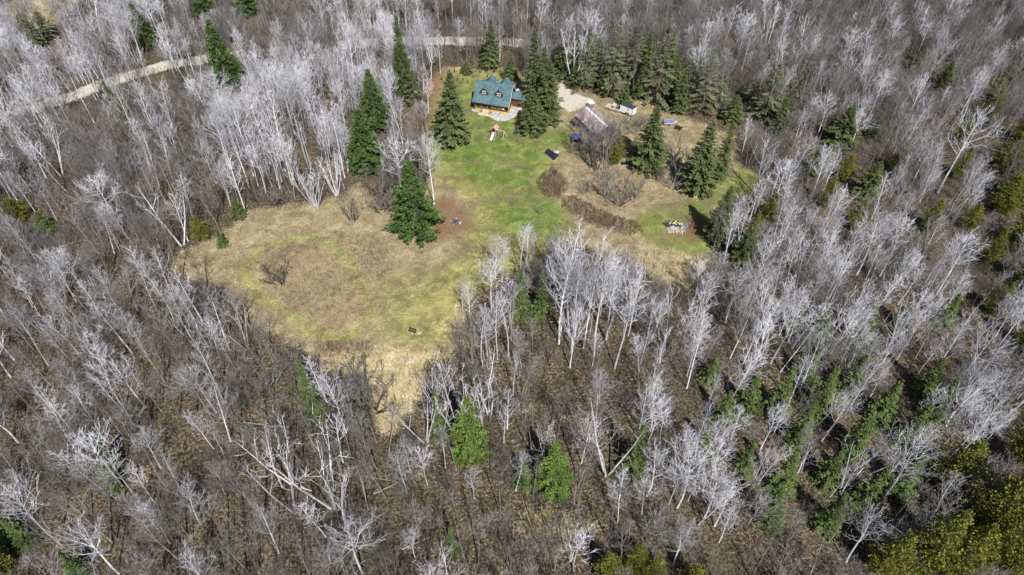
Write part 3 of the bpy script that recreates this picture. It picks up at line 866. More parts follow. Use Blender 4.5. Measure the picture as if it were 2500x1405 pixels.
for a_, b_, t_, f_ in CON['pine']:
    f2_ = f_.copy(); f2_.materials[0] = M['lpine']; CON['lpine'].append((a_, b_, t_, f2_))
T_, F_ = conifer(777, 'fir', 3.2, 1.0)
YOUNG = (3.2, 1.0, T_.mesh('young_trunk', M['conifer_bark']), F_.mesh('young_crown', M['spruce']))

def place(name, x, y, sc, rz, tm, cm, tilt=(0, 0), sxy=None):
    e = empty(name, x, y, rz)
    e.rotation_euler = (tilt[0], tilt[1], rz)
    e.scale = (sxy or sc, sxy or sc, sc)
    for nm, me_ in (('trunk', tm), ('crown', cm)):
        o = bpy.data.objects.new(nm, me_); COL.objects.link(o); o.parent = e
    return e

# landmarks used to word the labels
MARKS = {'the log house': at(1200, 280), 'the garage': at(1450, 320), 'the white trailer': at(1530, 280), 'the boat': at(1635, 300), 'the burn pile': at(1650, 553), 'the meadow bench': at(1007, 812), 'the big meadow pine': at(1020, 583), 'the paired green firs': at(1295, 770), 'the road car': at(437, 143), 'the oval meadow patch': at(760, 700), 'the long brown hedge': at(1470, 530), 'the round brown thicket': at(1350, 455), 'the straw patch': at(1620, 655), 'the lone bright fir': at(765, 1005), 'the swing set': at(1210, 332), 'the twin lower pines': at(1120, 1100), 'the tall roadside pine': at(560, 225), 'the bottom right cedars': at(2250, 1310), 'the birch-shaded firs': at(2010, 1060), 'the right edge cedars': at(2470, 500), 'the lower cedar group': at(1550, 1405), 'the dark clearing-edge spruces': at(1780, 620), 'the upper firs': at(2050, 830)}
EDGES = {'the top left corner': at(0, 0), 'the top right corner': at(2500, 0), 'the bottom left corner': at(0, 1405), 'the bottom right corner': at(2500, 1405), 'the left edge middle': at(0, 700), 'the right edge middle': at(2500, 700), 'the bottom edge middle': at(1250, 1405), 'the top edge middle': at(1250, 0)}
ORD = ['nearest', 'second nearest', 'third nearest', 'fourth nearest', 'fifth nearest', 'sixth nearest', 'seventh nearest', 'eighth nearest', 'ninth nearest', 'tenth nearest', 'eleventh nearest', 'twelfth nearest']
def word_labels(items, group):
    """items: (object, adjective phrase, x, y); each gets a label telling it from its likes"""
    b = {}
    for o, adj, x, y in items:
        best = min(((math.hypot(x - p[0], y - p[1]), k, p) for k, p in MARKS.items()))
        if best[0] > 34:
            e = min(((math.hypot(x - p[0], y - p[1]), k, p) for k, p in EDGES.items()))
            key, d = (adj, e[1], 'to'), e[0]
        else:
            dx, dy = x - best[2][0], y - best[2][1]
            s = ('right of' if dx > 0 else 'left of') if abs(dx) > abs(dy) else ('behind' if dy > 0 else 'in front of')
            key, d = (adj, best[1], s), best[0]
        b.setdefault(key, []).append((d, o))
    for (adj, mk, s), lst in b.items():
        lst.sort(key=lambda q: q[0])
        for i, (d, o) in enumerate(lst):
            if s == 'to': t_ = f'{adj}, {ORD[i]} to {mk}' if i < 12 else f'{adj} in the crowd off {mk}'
            else: t_ = (f'{adj} {s} {mk}' if len(lst) == 1 else (f'{adj}, {ORD[i]} {s} {mk}' if i < 12 else f'{adj} in the crowd {s} {mk}'))
            o['label'] = t_
            o['group'] = group

# ------------------------------------------------------------------ conifers one by one: base px, top y, half width px
OCC = []                                            # x, y, radius kept free of other trees
CONIFERS = [
 ('spruce', 1103, 346, 180, 46), ('spruce', 1302, 258, 80, 32), ('spruce', 1335, 300, 150, 36), ('spruce', 1300, 322, 222, 36), ('spruce', 1328, 250, 120, 30),
 ('pine', 1020, 578, 402, 62), ('pine', 922, 318, 175, 42), ('pine', 900, 415, 268, 48), ('pine', 562, 222, 55, 46), ('pine', 362, 118, 14, 34),
 ('pine', 990, 240, 50, 27), ('scrag', 1014, 258, 175, 28), ('spruce', 1198, 163, 50, 25), ('spruce', 1180, 165, 130, 12), ('spruce', 1245, 190, 150, 20), ('spruce', 1140, 180, 152, 14),
 ('scrag', 1425, 222, 78, 30), ('scrag', 1492, 238, 60, 34), ('spruce', 1370, 190, 92, 26), ('scrag', 1545, 205, 70, 30), ('scrag', 1600, 250, 72, 42), ('spruce', 1630, 190, 85, 24), ('scrag', 1455, 200, 100, 28),
 ('scrag', 1445, 172, 88, 24), ('scrag', 1520, 190, 72, 26), ('spruce', 1572, 185, 82, 24), ('scrag', 1668, 205, 110, 24), ('scrag', 1695, 235, 145, 22), ('spruce', 1405, 180, 100, 22), ('scrag', 1750, 265, 175, 26), ('scrag', 1828, 255, 188, 22), ('spruce', 1640, 240, 150, 22), ('spruce', 1400, 215, 150, 18), ('spruce', 1475, 232, 160, 20), ('spruce', 1560, 240, 165, 20),
 ('cedar', 2405, 305, 222, 26), ('cedar', 2490, 355, 262, 32), ('cedar', 2500, 705, 600, 40), ('cedar', 2405, 640, 560, 28), ('cedar', 2262, 565, 490, 26), ('cedar', 2182, 425, 350, 24), ('cedar', 2012, 505, 430, 24), ('spruce', 1980, 425, 360, 20), ('cedar', 2085, 560, 490, 24), ('cedar', 2420, 765, 690, 30), ('cedar', 2335, 435, 362, 24), ('spruce', 1910, 300, 225, 20), ('cedar', 2490, 860, 770, 36),
 ('fir', 1524, 256, 205, 18), ('spruce', 1658, 272, 175, 24), ('scrag', 1712, 278, 125, 34), ('spruce', 1785, 298, 235, 26), ('scrag', 1862, 288, 160, 40), ('scrag', 1948, 235, 178, 22),
 ('spruce', 1578, 412, 262, 43), ('spruce', 1702, 464, 300, 46), ('spruce', 1752, 440, 305, 24), ('cedar', 1500, 402, 318, 24),
 ('spruce', 1748, 588, 458, 34), ('spruce', 1806, 650, 545, 34), ('cedar', 1830, 600, 520, 26), ('cedar', 1875, 540, 472, 28), ('spruce', 2045, 355, 262, 40), ('spruce', 1895, 330, 240, 22),
 ('fir', 1272, 772, 662, 26), ('fir', 1320, 772, 675, 26), ('fir', 772, 1008, 890, 30),
 ('lpine', 1150, 1120, 972, 50), ('fir', 1076, 1060, 955, 26), ('lpine', 1350, 1198, 1088, 50), ('fir', 1280, 1185, 1125, 26), ('fir', 1105, 1348, 1290, 20), ('fir', 1545, 1150, 1040, 34),
 ('spruce', 585, 532, 486, 18), ('cedar', 497, 585, 530, 24), ('cedar', 50, 535, 485, 34), ('fir', 118, 565, 520, 26), ('scrag', 90, 120, 40, 34), ('scrag', 120, 95, 30, 26), ('pine', 485, 30, -40, 40), ('pine', 600, 35, -30, 36), ('fir', 268, 238, 200, 12), ('fir', 305, 285, 245, 12), ('fir', 545, 600, 560, 14),
 ('cedar', 2225, 1395, 1255, 66), ('cedar', 2310, 1190, 1085, 60), ('cedar', 2395, 1290, 1150, 70), ('cedar', 2468, 1130, 1000, 44), ('cedar', 2310, 1400, 1290, 60), ('cedar', 2440, 1400, 1300, 60), ('cedar', 2140, 1405, 1310, 50), ('cedar', 2490, 1240, 1130, 50), ('cedar', 2380, 1380, 1230, 50),
 ('cedar', 1545, 1402, 1330, 34), ('cedar', 1480, 1420, 1360, 40), ('cedar', 1590, 1430, 1370, 36), ('cedar', 1680, 1440, 1385, 36),
 ('cedar', 2450, 420, 330, 40), ('cedar', 2475, 500, 400, 44), ('cedar', 2440, 520, 430, 36), ('cedar', 2480, 610, 500, 44), ('cedar', 2345, 345, 285, 26), ('spruce', 2230, 175, 110, 22), ('spruce', 2300, 215, 150, 22), ('cedar', 2420, 245, 190, 26), ('spruce', 2110, 480, 395, 30), ('spruce', 2130, 330, 285, 22),
 ('fir', 1985, 840, 760, 38), ('fir', 2095, 830, 745, 36), ('fir', 1935, 810, 755, 28), ('fir', 2195, 800, 735, 26), ('fir', 2300, 790, 720, 26),
 ('fir', 1820, 1000, 920, 34), ('fir', 1890, 1010, 900, 36), ('fir', 1935, 1090, 990, 36), ('fir', 1990, 1000, 900, 36), ('fir', 2060, 960, 870, 34), ('fir', 2075, 1100, 1010, 38), ('fir', 2140, 1030, 940, 36), ('fir', 2210, 1080, 990, 36), ('fir', 2270, 1020, 930, 34), ('fir', 2100, 1240, 1150, 40), ('fir', 1900, 1200, 1110, 36), ('fir', 1810, 1150, 1080, 26), ('fir', 1760, 1030, 960, 28), ('fir', 1720, 1100, 1040, 24), ('fir', 1870, 1280, 1200, 34), ('fir', 2010, 1290, 1210, 34), ('fir', 2250, 960, 880, 30), ('fir', 1730, 930, 870, 26), ('fir', 2010, 1180, 1100, 34), ('fir', 2190, 1200, 1110, 36), ('fir', 1960, 930, 850, 30),
 ('fir', 30, 1315, 1255, 34), ('cedar', 10, 1400, 1330, 40), ('fir', 70, 1325, 1270, 26), ('fir', 200, 1400, 1350, 26), ('fir', 280, 1135, 1070, 26), ('fir', 285, 1200, 1140, 22), ('cedar', 2060, 440, 380, 22), ('cedar', 2360, 560, 500, 26),
]
KWORD = dict(spruce=('spruce_tree', 'dark green spruce'), pine=('pine_tree', 'bushy green pine'), lpine=('pine_tree', 'light green feathery pine'), fir=('fir_tree', 'green fir'), cedar=('cedar_tree', 'yellow-green cedar'), scrag=('spruce_tree', 'thin grey-green spruce'))
cit = {}
for i, (k, bx, by, ty, hw_) in enumerate(CONIFERS):
    x, y = at(bx, by)
    h = height_for(bx, by, ty)
    dep = proj(x, y, h * .3)[2]
    rad = hw_ * dep / FPX * dict(spruce=1.28, pine=1.22, scrag=1.25, fir=1.15, cedar=1.05, lpine=1.2)[k]
    h *= 1.03
    ph, pr_, tm, cm = CON[k][i % 4]
    nm, adj = KWORD[k]
    e = place(nm, x, y, h / ph, random.uniform(0, 6.28), tm, cm, sxy=rad / pr_)
    if k in ('spruce', 'scrag', 'fir'): e.scale = (rad / pr_ * 1.0, rad / pr_, h / ph)
    e['category'] = 'tree'
    size = 'tall ' if h > 15 else ('small ' if h < 7 else '')
    cit.setdefault(nm, []).append((e, size + adj, x, y))
    OCC.append((x, y, min(rad * .6, 2.2)))
for nm, lst in cit.items(): word_labels(lst, nm.replace('_', ' ') + 's')
LB1 = {(1020, 578): 'big bushy green pine standing alone at the meadow edge', (772, 1008): 'lone bright green fir in the lower left woods', (1103, 346): 'tall dark spruce just left of the log house', (562, 222): 'tall pine rising beside the gravel road at upper left', (1272, 772): 'left one of the two paired green firs below the meadow', (1320, 772): 'right one of the two paired green firs below the meadow', (1578, 412): 'broad dark spruce right of the garage', (1702, 464): 'widest dark spruce at the right end of the clearing', (1752, 440): 'narrow spruce touching the widest one on its right', (1524, 256): 'small bright fir directly behind the white trailer', (1150, 1120): 'light green pine ringed by bleached dead limbs at the bottom'}
for i, (k, bx, by, ty, hw_) in enumerate(CONIFERS):
    if (bx, by) in LB1:
        x, y = at(bx, by)
        for lst in cit.values():
            for e, a_, ex, ey in lst:
                if ex == x and ey == y: e['label'] = LB1[(bx, by)]
# young spruces planted behind the house
yl = []
for (bx, by, hp) in [(1128, 176, 12), (1150, 178, 9), (1165, 168, 6), (1172, 177, 7), (1187, 176, 9), (1207, 176, 10), (1190, 188, 7), (1222, 178, 8), (1117, 198, 7), (1131, 196, 5), (1126, 205, 5), (1142, 203, 6), (1155, 190, 5), (1078, 196, 8), (1110, 178, 8), (1208, 168, 5), (1135, 187, 5)]:
    x, y = at(bx, by); h = hp / 8.2
    e = place('young_spruce', x, y, h / 3.2 * 1.3, random.uniform(0, 6), YOUNG[2], YOUNG[3]); e['category'] = 'young tree'
    yl.append((e, 'young knee-high spruce' if hp < 7 else 'young waist-high spruce', x, y))
word_labels(yl, 'young spruces behind the house')

# ------------------------------------------------------------------ vehicles and yard objects
M['tyre'] = plain('tyre_rubber', (0.025, 0.025, 0.027), 0.8, 0.2)
M['black'] = plain('black_roof', (0.045, 0.05, 0.065), 0.55, 0.25, 1.5)
M['vanwhite'] = plain('white_panel', (0.82, 0.83, 0.85), 0.4, 0.04, 0.8, bmp=0)
M['tan_paint'] = plain('tan_paint', (0.52, 0.46, 0.37), 0.45, 0.2, 2.5, bmp=0)
M['blue'] = plain('blue_tarp', (0.045, 0.085, 0.36), 0.5, 0.45, 2.2, bmp=0.6)
M['navy'] = plain('navy_sheet', (0.018, 0.020, 0.045), 0.45, 0.5, 2.0, bmp=0.6)
M['red'] = plain('faded_red_panel', (0.60, 0.26, 0.24), 0.6, 0.2, 3)
M['char'] = plain('charred', (0.035, 0.033, 0.035), 0.9, 0.5, 4)
M['concrete'] = plain('pale_rubble', (0.42, 0.38, 0.35), 0.9, 0.45, 3)
M['lumber'] = plain('fresh_lumber', (0.50, 0.41, 0.27), 0.8, 0.35, 4)
M['boatblue'] = plain('boat_blue', (0.16, 0.18, 0.46), 0.4, 0.5, 2.5)
def wheel(parent, x, y, r=0.36, w=0.24):
    m = MB(); m.disc((x, y, r), r, w, 16, 'y'); t_ = m.build('wheel', M['tyre'], parent)
    m = MB(); m.disc((x, y, r), r * 0.56, w + 0.03, 12, 'y'); m.build('rim', M['metal'], t_)
# cargo trailer, local x towards its rear
tx, ty = at(1534, 279)
ta, tb = np.array([29.5, 165.5]), np.array([32.5, 163.0])
td = (tb - ta) / np.hypot(*(tb - ta)); tn = np.array([-td[1], td[0]])
tc0 = (ta + tb) / 2 + tn * 1.0
trailer = tag(empty('cargo_trailer', tc0[0], tc0[1], math.atan2(td[1], td[0])), 'white enclosed cargo trailer with black roof behind the garage', 'trailer')
m = MB(); m.box(-1.98, 1.98, -0.98, 0.98, 0.55, 2.5); m.build('body', M['vanwhite'], trailer)
m = MB(); m.prism([(-1.02, 2.5), (1.02, 2.5), (0.9, 2.62), (-0.9, 2.62)], -2.02, 2.02); m.build('roof', M['black'], trailer)
m = MB(); m.box(-2.03, -1.98, -1.0, 1.0, 0.5, 2.5); m.box(-1.98, 1.98, -0.99, 0.99, 0.42, 0.55); m.build('frame', M['black'], trailer)
m = MB(); m.tube([(-2.0, -0.7, .5), (-3.2, 0, .5)], .05); m.tube([(-2.0, 0.7, .5), (-3.2, 0, .5)], .05); m.build('hitch', M['black'], trailer)
m = MB(); m.box(-0.05, 1.05, -1.12, -0.98, 0.72, 0.98); m.build('fender', M['black'], trailer)
for y in (-1.05, 1.05): wheel(trailer, 0.5, y, 0.36)
m = MB(); m.box(1.98, 2.02, -0.9, 0.9, 0.62, 2.42); m.build('rear_door', M['vanwhite'], trailer)
m = MB(); m.box(1.96, 2.03, -1.0, -0.93, 0.5, 2.5); m.build('corner_trim', M['black'], trailer)
m = MB(); m.box(0.28, 0.62, -1.0, -0.97, 1.78, 1.95); m.box(0.5, 0.7, -1.0, -0.97, 1.5, 1.58); m.build('vent', M['black'], trailer)
def pickup(px, py, rz, label, paint, kind='pickup_truck', cat='truck', L=4.9, bed=True):
    """front towards -x"""
    x, y = px, py
    t_ = tag(empty(kind, x, y, rz), label, cat)
    h = L / 2
    m = MB()
    side = [(-h, .45), (h, .45), (h, 1.05), (.55, 1.08), (-.75, 1.05), (-h + .1, .98), (-h, .8)] if bed else [(-h, .42), (h, .42), (h, .98), (h - .15, 1.08), (-.9, 1.02), (-h + .12, .88), (-h, .7)]
    m.prism(side, -0.86, 0.86, 'y'); m.build('body', paint, t_, False)
    m = MB()
    cab = [(-.85, 1.05), (.65, 1.08), (.58, 1.68), (-.35, 1.70)] if bed else [(-.95, 1.0), (h - .15, 1.05), (h - .5, 1.62), (.2, 1.68), (-.35, 1.62)]
    m.prism(cab, -0.76, 0.76, 'y'); m.build('cab', paint, t_)
    m = MB(); m.add([(-.83, -.7, 1.12), (-.83, .7, 1.12), (-.44, .7, 1.62), (-.44, -.7, 1.62), (-.80, -.7, 1.10), (-.80, .7, 1.10)], [(0, 3, 2, 1)])
    m.v = [(a - 0.03, b, c_) for a, b, c_ in m.v]; m.build('windshield', M['glass'], t_)
    for s in (-1, 1):
        m = MB(); m.box(-.28, .45 if bed else h - .55, s * .775 - .012, s * .775 + .012, 1.18, 1.56); m.build('side_window', M['glass'], t_)
    if bed:
        m = MB(); m.box(.75, h - .1, -.72, .72, 1.085, 1.10); m.build('bed', M['black'], t_)
    for sx_ in (-h + .85, h - .95):
        for s in (-.82, .82): wheel(t_, sx_, s, .36)
    for s in (-.6, .6):
        m = MB(); m.box(-h - .03, -h + .02, s - .16, s + .16, .62, .78); m.build('headlight', M['white'], t_)
    return t_
pk = np.array([27.9, 167.0])
pickup(pk[0], pk[1], math.atan2(td[1], td[0]) + R(8), 'old tan pickup truck parked ahead of the white trailer', M['tan_paint'], L=4.3)
cx, cy = at(437, 143)
pickup(cx, cy, R(192), 'dark sport utility vehicle driving on the gravel road', plain('dark_paint', (0.03, 0.03, 0.045), 0.3, 0.2, 2, bmp=0), 'road_car', 'car', 4.7, False)
cx, cy = loc2w(4.2, 6.2)
pickup(cx, cy, HR + R(65), 'white car mostly hidden behind the log house', M['vanwhite'], 'parked_car', 'car', 4.4, False)
bx, by = at(1265, 209)
m = MB(); m.tube([(0, 0, 0), (0, 0, .08), (0, 0, .45), (0, 0, .85), (0, 0, .92)], [.36, .4, .43, .4, .34], 14)
d = tag(m.build('barrel', M['blue']), 'round blue barrel in the shade behind the house', 'barrel'); d.location = (bx, by, float(gh(bx, by)))
# play set
px_, py_ = at(1209, 330)
ps = tag(empty('swing_set', -4.5, 154.3, R(-30), None), 'play tower with red roof, white slide and swing beam on the lawn', 'play set')
for a in (-.6, .6):
    for b in (-.6, .6):
        m = MB(); m.box(a - .06, a + .06, b - .06, b + .06, 0, 2.3); m.build('tower_post', M['palewood'], ps)
m = MB()
for k in range(6): m.box(-.62 + k * .21, -.43 + k * .21, -.65, .65, 1.2, 1.26)
m.build('platform', M['deck'], ps)
m = MB(); m.box(-.64, .64, -.66, -.6, 1.3, 1.85); m.box(-.66, -.6, -.6, .6, 1.3, 1.85); m.build('side_panel', M['navy'], ps)
for s, nm in ((-1, 'red'), (1, 'red')):
    m = MB(); m.add([(0, -.85, 2.95), (0, .85, 2.95), (s * .85, .85, 2.2), (s * .85, -.85, 2.2), (0, -.85, 2.88), (0, .85, 2.88), (s * .85, .85, 2.13), (s * .85, -.85, 2.13)], [(0, 1, 2, 3), (7, 6, 5, 4), (0, 3, 7, 4), (1, 5, 6, 2), (2, 6, 7, 3), (0, 4, 5, 1)]); m.build('roof', M['red'], ps)
m = MB()
w0, w1 = (-.25, .25)
pts = [(-.7, 1.25), (-1.3, .85), (-2.1, .32), (-2.75, .14)]
for (x0, z0), (x1, z1) in zip(pts[:-1], pts[1:]):
    m.add([(x0, w0, z0), (x0, w1, z0), (x1, w1, z1), (x1, w0, z1)], [(0, 1, 2, 3)])
    for w in (w0, w1): m.add([(x0, w - .03, z0), (x1, w - .03, z1), (x1, w - .03, z1 + .16), (x0, w - .03, z0 + .16), (x0, w + .03, z0), (x1, w + .03, z1), (x1, w + .03, z1 + .16), (x0, w + .03, z0 + .16)], [(0, 1, 2, 3), (7, 6, 5, 4), (3, 2, 6, 7)])
sl = m.build('slide', M['vanwhite'], ps)
sl.rotation_euler = (0, 0, R(98))
m = MB(); m.tube([(-.9, -.5, 2.28), (3.1, -.1, 2.2)], .085, 6); m.build('swing_beam', M['palewood'], ps)
m = MB(); m.tube([(3.0, -.1, 2.2), (2.8, -.9, 0)], .085, 6); m.tube([(3.0, -.1, 2.2), (3.25, .7, 0)], .085, 6); m.build('swing_leg', M['palewood'], ps)
for x in (1.1, 1.9):
    m = MB(); m.tube([(x - .2, -.35, 2.2), (x - .2, -.35, .55)], .015, 4); m.tube([(x + .2, -.35, 2.2), (x + .2, -.35, .55)], .015, 4); m.box(x - .25, x + .25, -.45, -.25, .48, .54); m.build('swing', M['navy'], ps)
# trampoline frame with slack dark mat
tm = tag(empty('trampoline', 2.15, 154.45), 'bare round trampoline frame on the lawn near the spruces', 'trampoline')
m = MB(); r_ = 1.65
m.tube([(r_ * math.cos(a), r_ * math.sin(a), .75) for a in np.linspace(0, 6.283, 25)], .06, 6, False); m.build('ring', plain('green_frame', (0.10, 0.20, 0.10), .5), tm)
for k in range(6):
    a = k * 1.047 + .3
    m = MB(); m.tube([(r_ * math.cos(a), r_ * math.sin(a), .75), (r_ * 1.02 * math.cos(a), r_ * 1.02 * math.sin(a), 0)], .05, 6); m.build('leg', M['metal'], tm)
m = MB(); m.tube([(-1.2, .15, .05), (-1.2, .15, .3), (-1.2, .15, .62), (-1.15, .2, .78)], [.5, .62, .45, .08], 9); m.build('slack_mat', M['navy'], tm)
# blue canopy shelter
tn_ = tag(empty('canopy_shelter', 16.65, 150.9, R(-8)), 'small shelter with blue tarp roof beside the garage', 'shelter')
m = MB(); h = 1.12
m.add([(-h, -h, 1.95), (h, -h, 1.95), (h, h, 1.95), (-h, h, 1.95), (0, 0, 2.65), (-h, -h, 1.75), (h, -h, 1.75), (h, h, 1.75), (-h, h, 1.75)], [(0, 1, 4), (1, 2, 4), (2, 3, 4), (3, 0, 4), (5, 6, 1, 0), (6, 7, 2, 1), (7, 8, 3, 2), (8, 5, 0, 3)])
m.build('tarp_roof', M['blue'], tn_)
for a in (-1, 1):
    for b in (-1, 1):
        m = MB(); m.box(a * 1.02 - .05, a * 1.02 + .05, b * 1.02 - .05, b * 1.02 + .05, 0, 1.9); m.build('post', M['darkwood'], tn_)
m = MB(); m.box(-.95, .95, .2, .95, 0, .8); m.build('crate', M['darkwood'], tn_)
# dark sheet on the lawn, wrinkled
g = [at(*p) for p in ((1328, 374), (1338, 364), (1365, 380), (1352, 394))]
n = 14; vs_ = []
for i in range(n + 1):
    for j in range(n + 1):
        s, t_ = i / n, j / n
        x = (1 - s) * ((1 - t_) * g[0][0] + t_ * g[1][0]) + s * ((1 - t_) * g[3][0] + t_ * g[2][0])
        y = (1 - s) * ((1 - t_) * g[0][1] + t_ * g[1][1]) + s * ((1 - t_) * g[3][1] + t_ * g[2][1])
        e = 0.12 if i in (0, n) or j in (0, n) else 0
        vs_.append((x + random.uniform(-e, e), y + random.uniform(-e, e), float(gh(x, y)) + 0.05 + random.random() * 0.10))
m = MB(); m.add(vs_, [(i * (n + 1) + j, i * (n + 1) + j + 1, (i + 1) * (n + 1) + j + 1, (i + 1) * (n + 1) + j)[::-1] for i in range(n) for j in range(n)])
tag(m.build('dark_tarp', M['navy']), 'crumpled dark navy tarp lying on the edge of the lawn', 'tarp')
def boulder(px, py, r, name, label, cat, mat, sq=.7):
    x, y = at(px, py); m = MB(); rock(m, 0, 0, 0, r, sq); rock(m, r * .7, r * .3, 0, r * .6, sq)
    o = tag(m.build(name, mat), label, cat); o.location = (x, y, float(gh(x, y))); return o
boulder(1357, 372, .75, 'pale_rock', 'pale flat rock beside the dark tarp', 'rock', M['concrete'], .5)
boulder(1401, 372, .4, 'pale_rock', 'small white rock under the bare trees below the blue shelter', 'rock', M['concrete'])
boulder(1411, 374, .35, 'pale_rock', 'smallest white rock right of the other under the bare trees', 'rock', M['concrete'])
# boat on its trailer
bo = tag(empty('motor_boat', 42.3, 159.4, math.atan2(.6, 3.3) * 0 + R(4)), 'small white and blue motor boat on a trailer by the spruces', 'boat')
m = MB(); prof = []
st_ = [(-1.75, .62, .5), (-1.0, .72, .42), (0, .74, .42), (1.0, .55, .46), (1.55, .28, .6), (1.85, .03, .85)]
for x, w, b in st_:
    prof.append([(x, -w, 1.0), (x, -w * .75, b + .12), (x, 0, b), (x, w * .75, b + .12), (x, w, 1.0)])
vs_ = [p for r2 in prof for p in r2]
m.add(vs_, [(i * 5 + j, i * 5 + j + 1, (i + 1) * 5 + j + 1, (i + 1) * 5 + j)[::-1] for i in range(5) for j in range(4)] + [(0, 1, 2, 3, 4)])
m.build('hull', M['vanwhite'], bo)
m = MB()
vs_ = []
for x, w, b in st_: vs_ += [(x, -w * .86, 1.02), (x, 0, 1.14 + .06 * math.sin(x * 3)), (x, w * .86, 1.02)]
m.add(vs_, [(i * 3 + j, (i + 1) * 3 + j, (i + 1) * 3 + j + 1, i * 3 + j + 1) for i in range(4) for j in range(2)]); m.build('cover', M['boatblue'], bo)
m = MB(); m.add([(1.0, -.5, 1.04), (1.85, 0, 1.05), (1.0, .5, 1.04), (1.0, -.5, .98), (1.85, 0, .98), (1.0, .5, .98)], [(0, 1, 2), (5, 4, 3), (0, 3, 4, 1), (1, 4, 5, 2), (2, 5, 3, 0)]); m.build('bow_deck', M['vanwhite'], bo)
m = MB(); m.box(-2.05, -1.72, -.2, .2, .55, 1.35); m.build('outboard_motor', M['char'], bo)
m = MB(); m.box(-1.7, 1.6, -.6, -.5, .32, .42); m.box(-1.7, 1.6, .5, .6, .32, .42); m.tube([(1.5, -.55, .37), (2.4, 0, .4)], .05); m.tube([(1.5, .55, .37), (2.4, 0, .4)], .05); m.build('boat_trailer', M['metal'], bo)
for s in (-.75, .75): wheel(bo, -.3, s, .26, .18)
# picnic table
x, y = at(1657, 316)
pt = tag(empty('picnic_table', x, y, R(-38)), 'dark brown picnic table near the boat', 'picnic table')
for k in range(5):
    m = MB(); m.box(-.95, .95, -.37 + k * .155, -.23 + k * .155, .72, .76); m.build('plank', M['darkwood'], pt)
for s in (-1, 1):
    m = MB(); m.box(-.95, .95, s * .75 - .13, s * .75 + .13, .42, .46); m.build('seat', M['darkwood'], pt)
for a in (-.65, .65):
    m = MB()
    for s in (-1, 1): m.tube([(a, s * .25, .72), (a, s * .62, 0)], .05, 4)
    m.box(a - .03, a + .03, -.8, .8, .37, .42); m.build('leg_frame', M['darkwood'], pt)
# bench in the meadow
x, y = at(1007, 812)
be = tag(empty('park_bench', x, y, R(-25)), 'dark wooden bench alone on the pale meadow', 'bench')
for k in range(3):
    m = MB(); m.box(-.8, .8, -.25 + k * .15, -.13 + k * .15, .43, .47); m.build('seat_slat', M['darkwood'], be)
for k in range(3):
    m = MB(); m.box(-.8, .8, .24 + k * .03, .27 + k * .03, .56 + k * .14, .67 + k * .14); m.build('back_slat', M['darkwood'], be)
for a in (-.66, .66):
    for b in (-.2, .22):
        m = MB(); m.box(a - .04, a + .04, b - .04, b + .04, 0, .43 if b < 0 else .9); m.build('leg', M['darkwood'], be)
boulder(1023, 813, .45, 'pale_rock', 'flat pale rock just right of the meadow bench', 'rock', M['concrete'], .25)
boulder(1000, 882, .8, 'pale_rock', 'large flat pale rock in the straw below the bench', 'rock', M['concrete'], .2)
boulder(1131, 775, .4, 'pale_rock', 'small white rock at the birches right of the meadow', 'rock', M['concrete'])
boulder(1110, 747, .35, 'pale_rock', 'small white rock under the leaning birches right of the meadow', 'rock', M['concrete'])
boulder(1313, 777, .7, 'pale_rock', 'tan rock at the foot of the paired firs', 'rock', M['concrete'])
# burn ring near the big pine
x, y = at(1112, 542)
fr = tag(empty('fire_ring', x, y), 'dark ash fire ring of stones right of the big pine', 'fire pit')
for k in range(13):
    a = k * .483; m = MB(); rock(m, 1.15 * math.cos(a), 1.15 * math.sin(a), 0.0, random.uniform(.18, .27), .7); m.build('stone', M['greywood'] if k % 3 else M['stone'], fr)
m = MB(); m.disc((0, 0, .03), 1.1, .06, 18); m.build('ash_bed', plain('ash', (0.12, 0.10, 0.09), .95, .5, 5), fr)
for k in range(5):
    a = random.random() * 3; m = MB(); m.tube([(-.6 * math.cos(a), -.6 * math.sin(a), .15), (.6 * math.cos(a), .6 * math.sin(a), .2)], .06, 6); m.build('burnt_log', M['char'], fr)
# burn pile: charred heap, rubble, boards, metal sheet
x0, y0 = at(1650, 553)
def put(o, dx, dy): o.location = (x0 + dx, y0 + dy, float(gh(x0 + dx, y0 + dy))); return o
m = MB()
for k in range(60):
    a, q = random.random() * 6.28, random.random() ** .5 * 1.9
    rock(m, q * math.cos(a) - .9, q * math.sin(a) * .8 + .6, max(0, .35 - q * .2), random.uniform(.12, .34), .9)
put(tag(m.build('ash_heap', M['char']), 'heap of black charred debris in the burn pile', 'debris heap'), 0, 0)
m = MB()
for k in range(150):
    a, q = random.random() * 6.28, random.random() ** .6 * 2.3
    rock(m, q * math.cos(a) - .3, q * math.sin(a) * 1.0 - .7, .02, random.uniform(.05, .26), .9)
put(tag(m.build('rubble', M['concrete']), 'scattered pale rubble in front of the burn pile', 'rubble', kind='stuff'), 0, 0)
m = MB(); m.box(-.5, .5, -1.45, 1.45, .18, .23)
for k in range(6): m.box(-.48 + k * .18, -.42 + k * .18, -1.44, 1.44, .23, .26)
o = put(tag(m.build('metal_sheet', M['metal']), 'corrugated grey metal sheet leaning on the right of the burn pile', 'metal sheet'), 2.3, -.1); o.rotation_euler = (R(5), R(-8), R(-38)); 
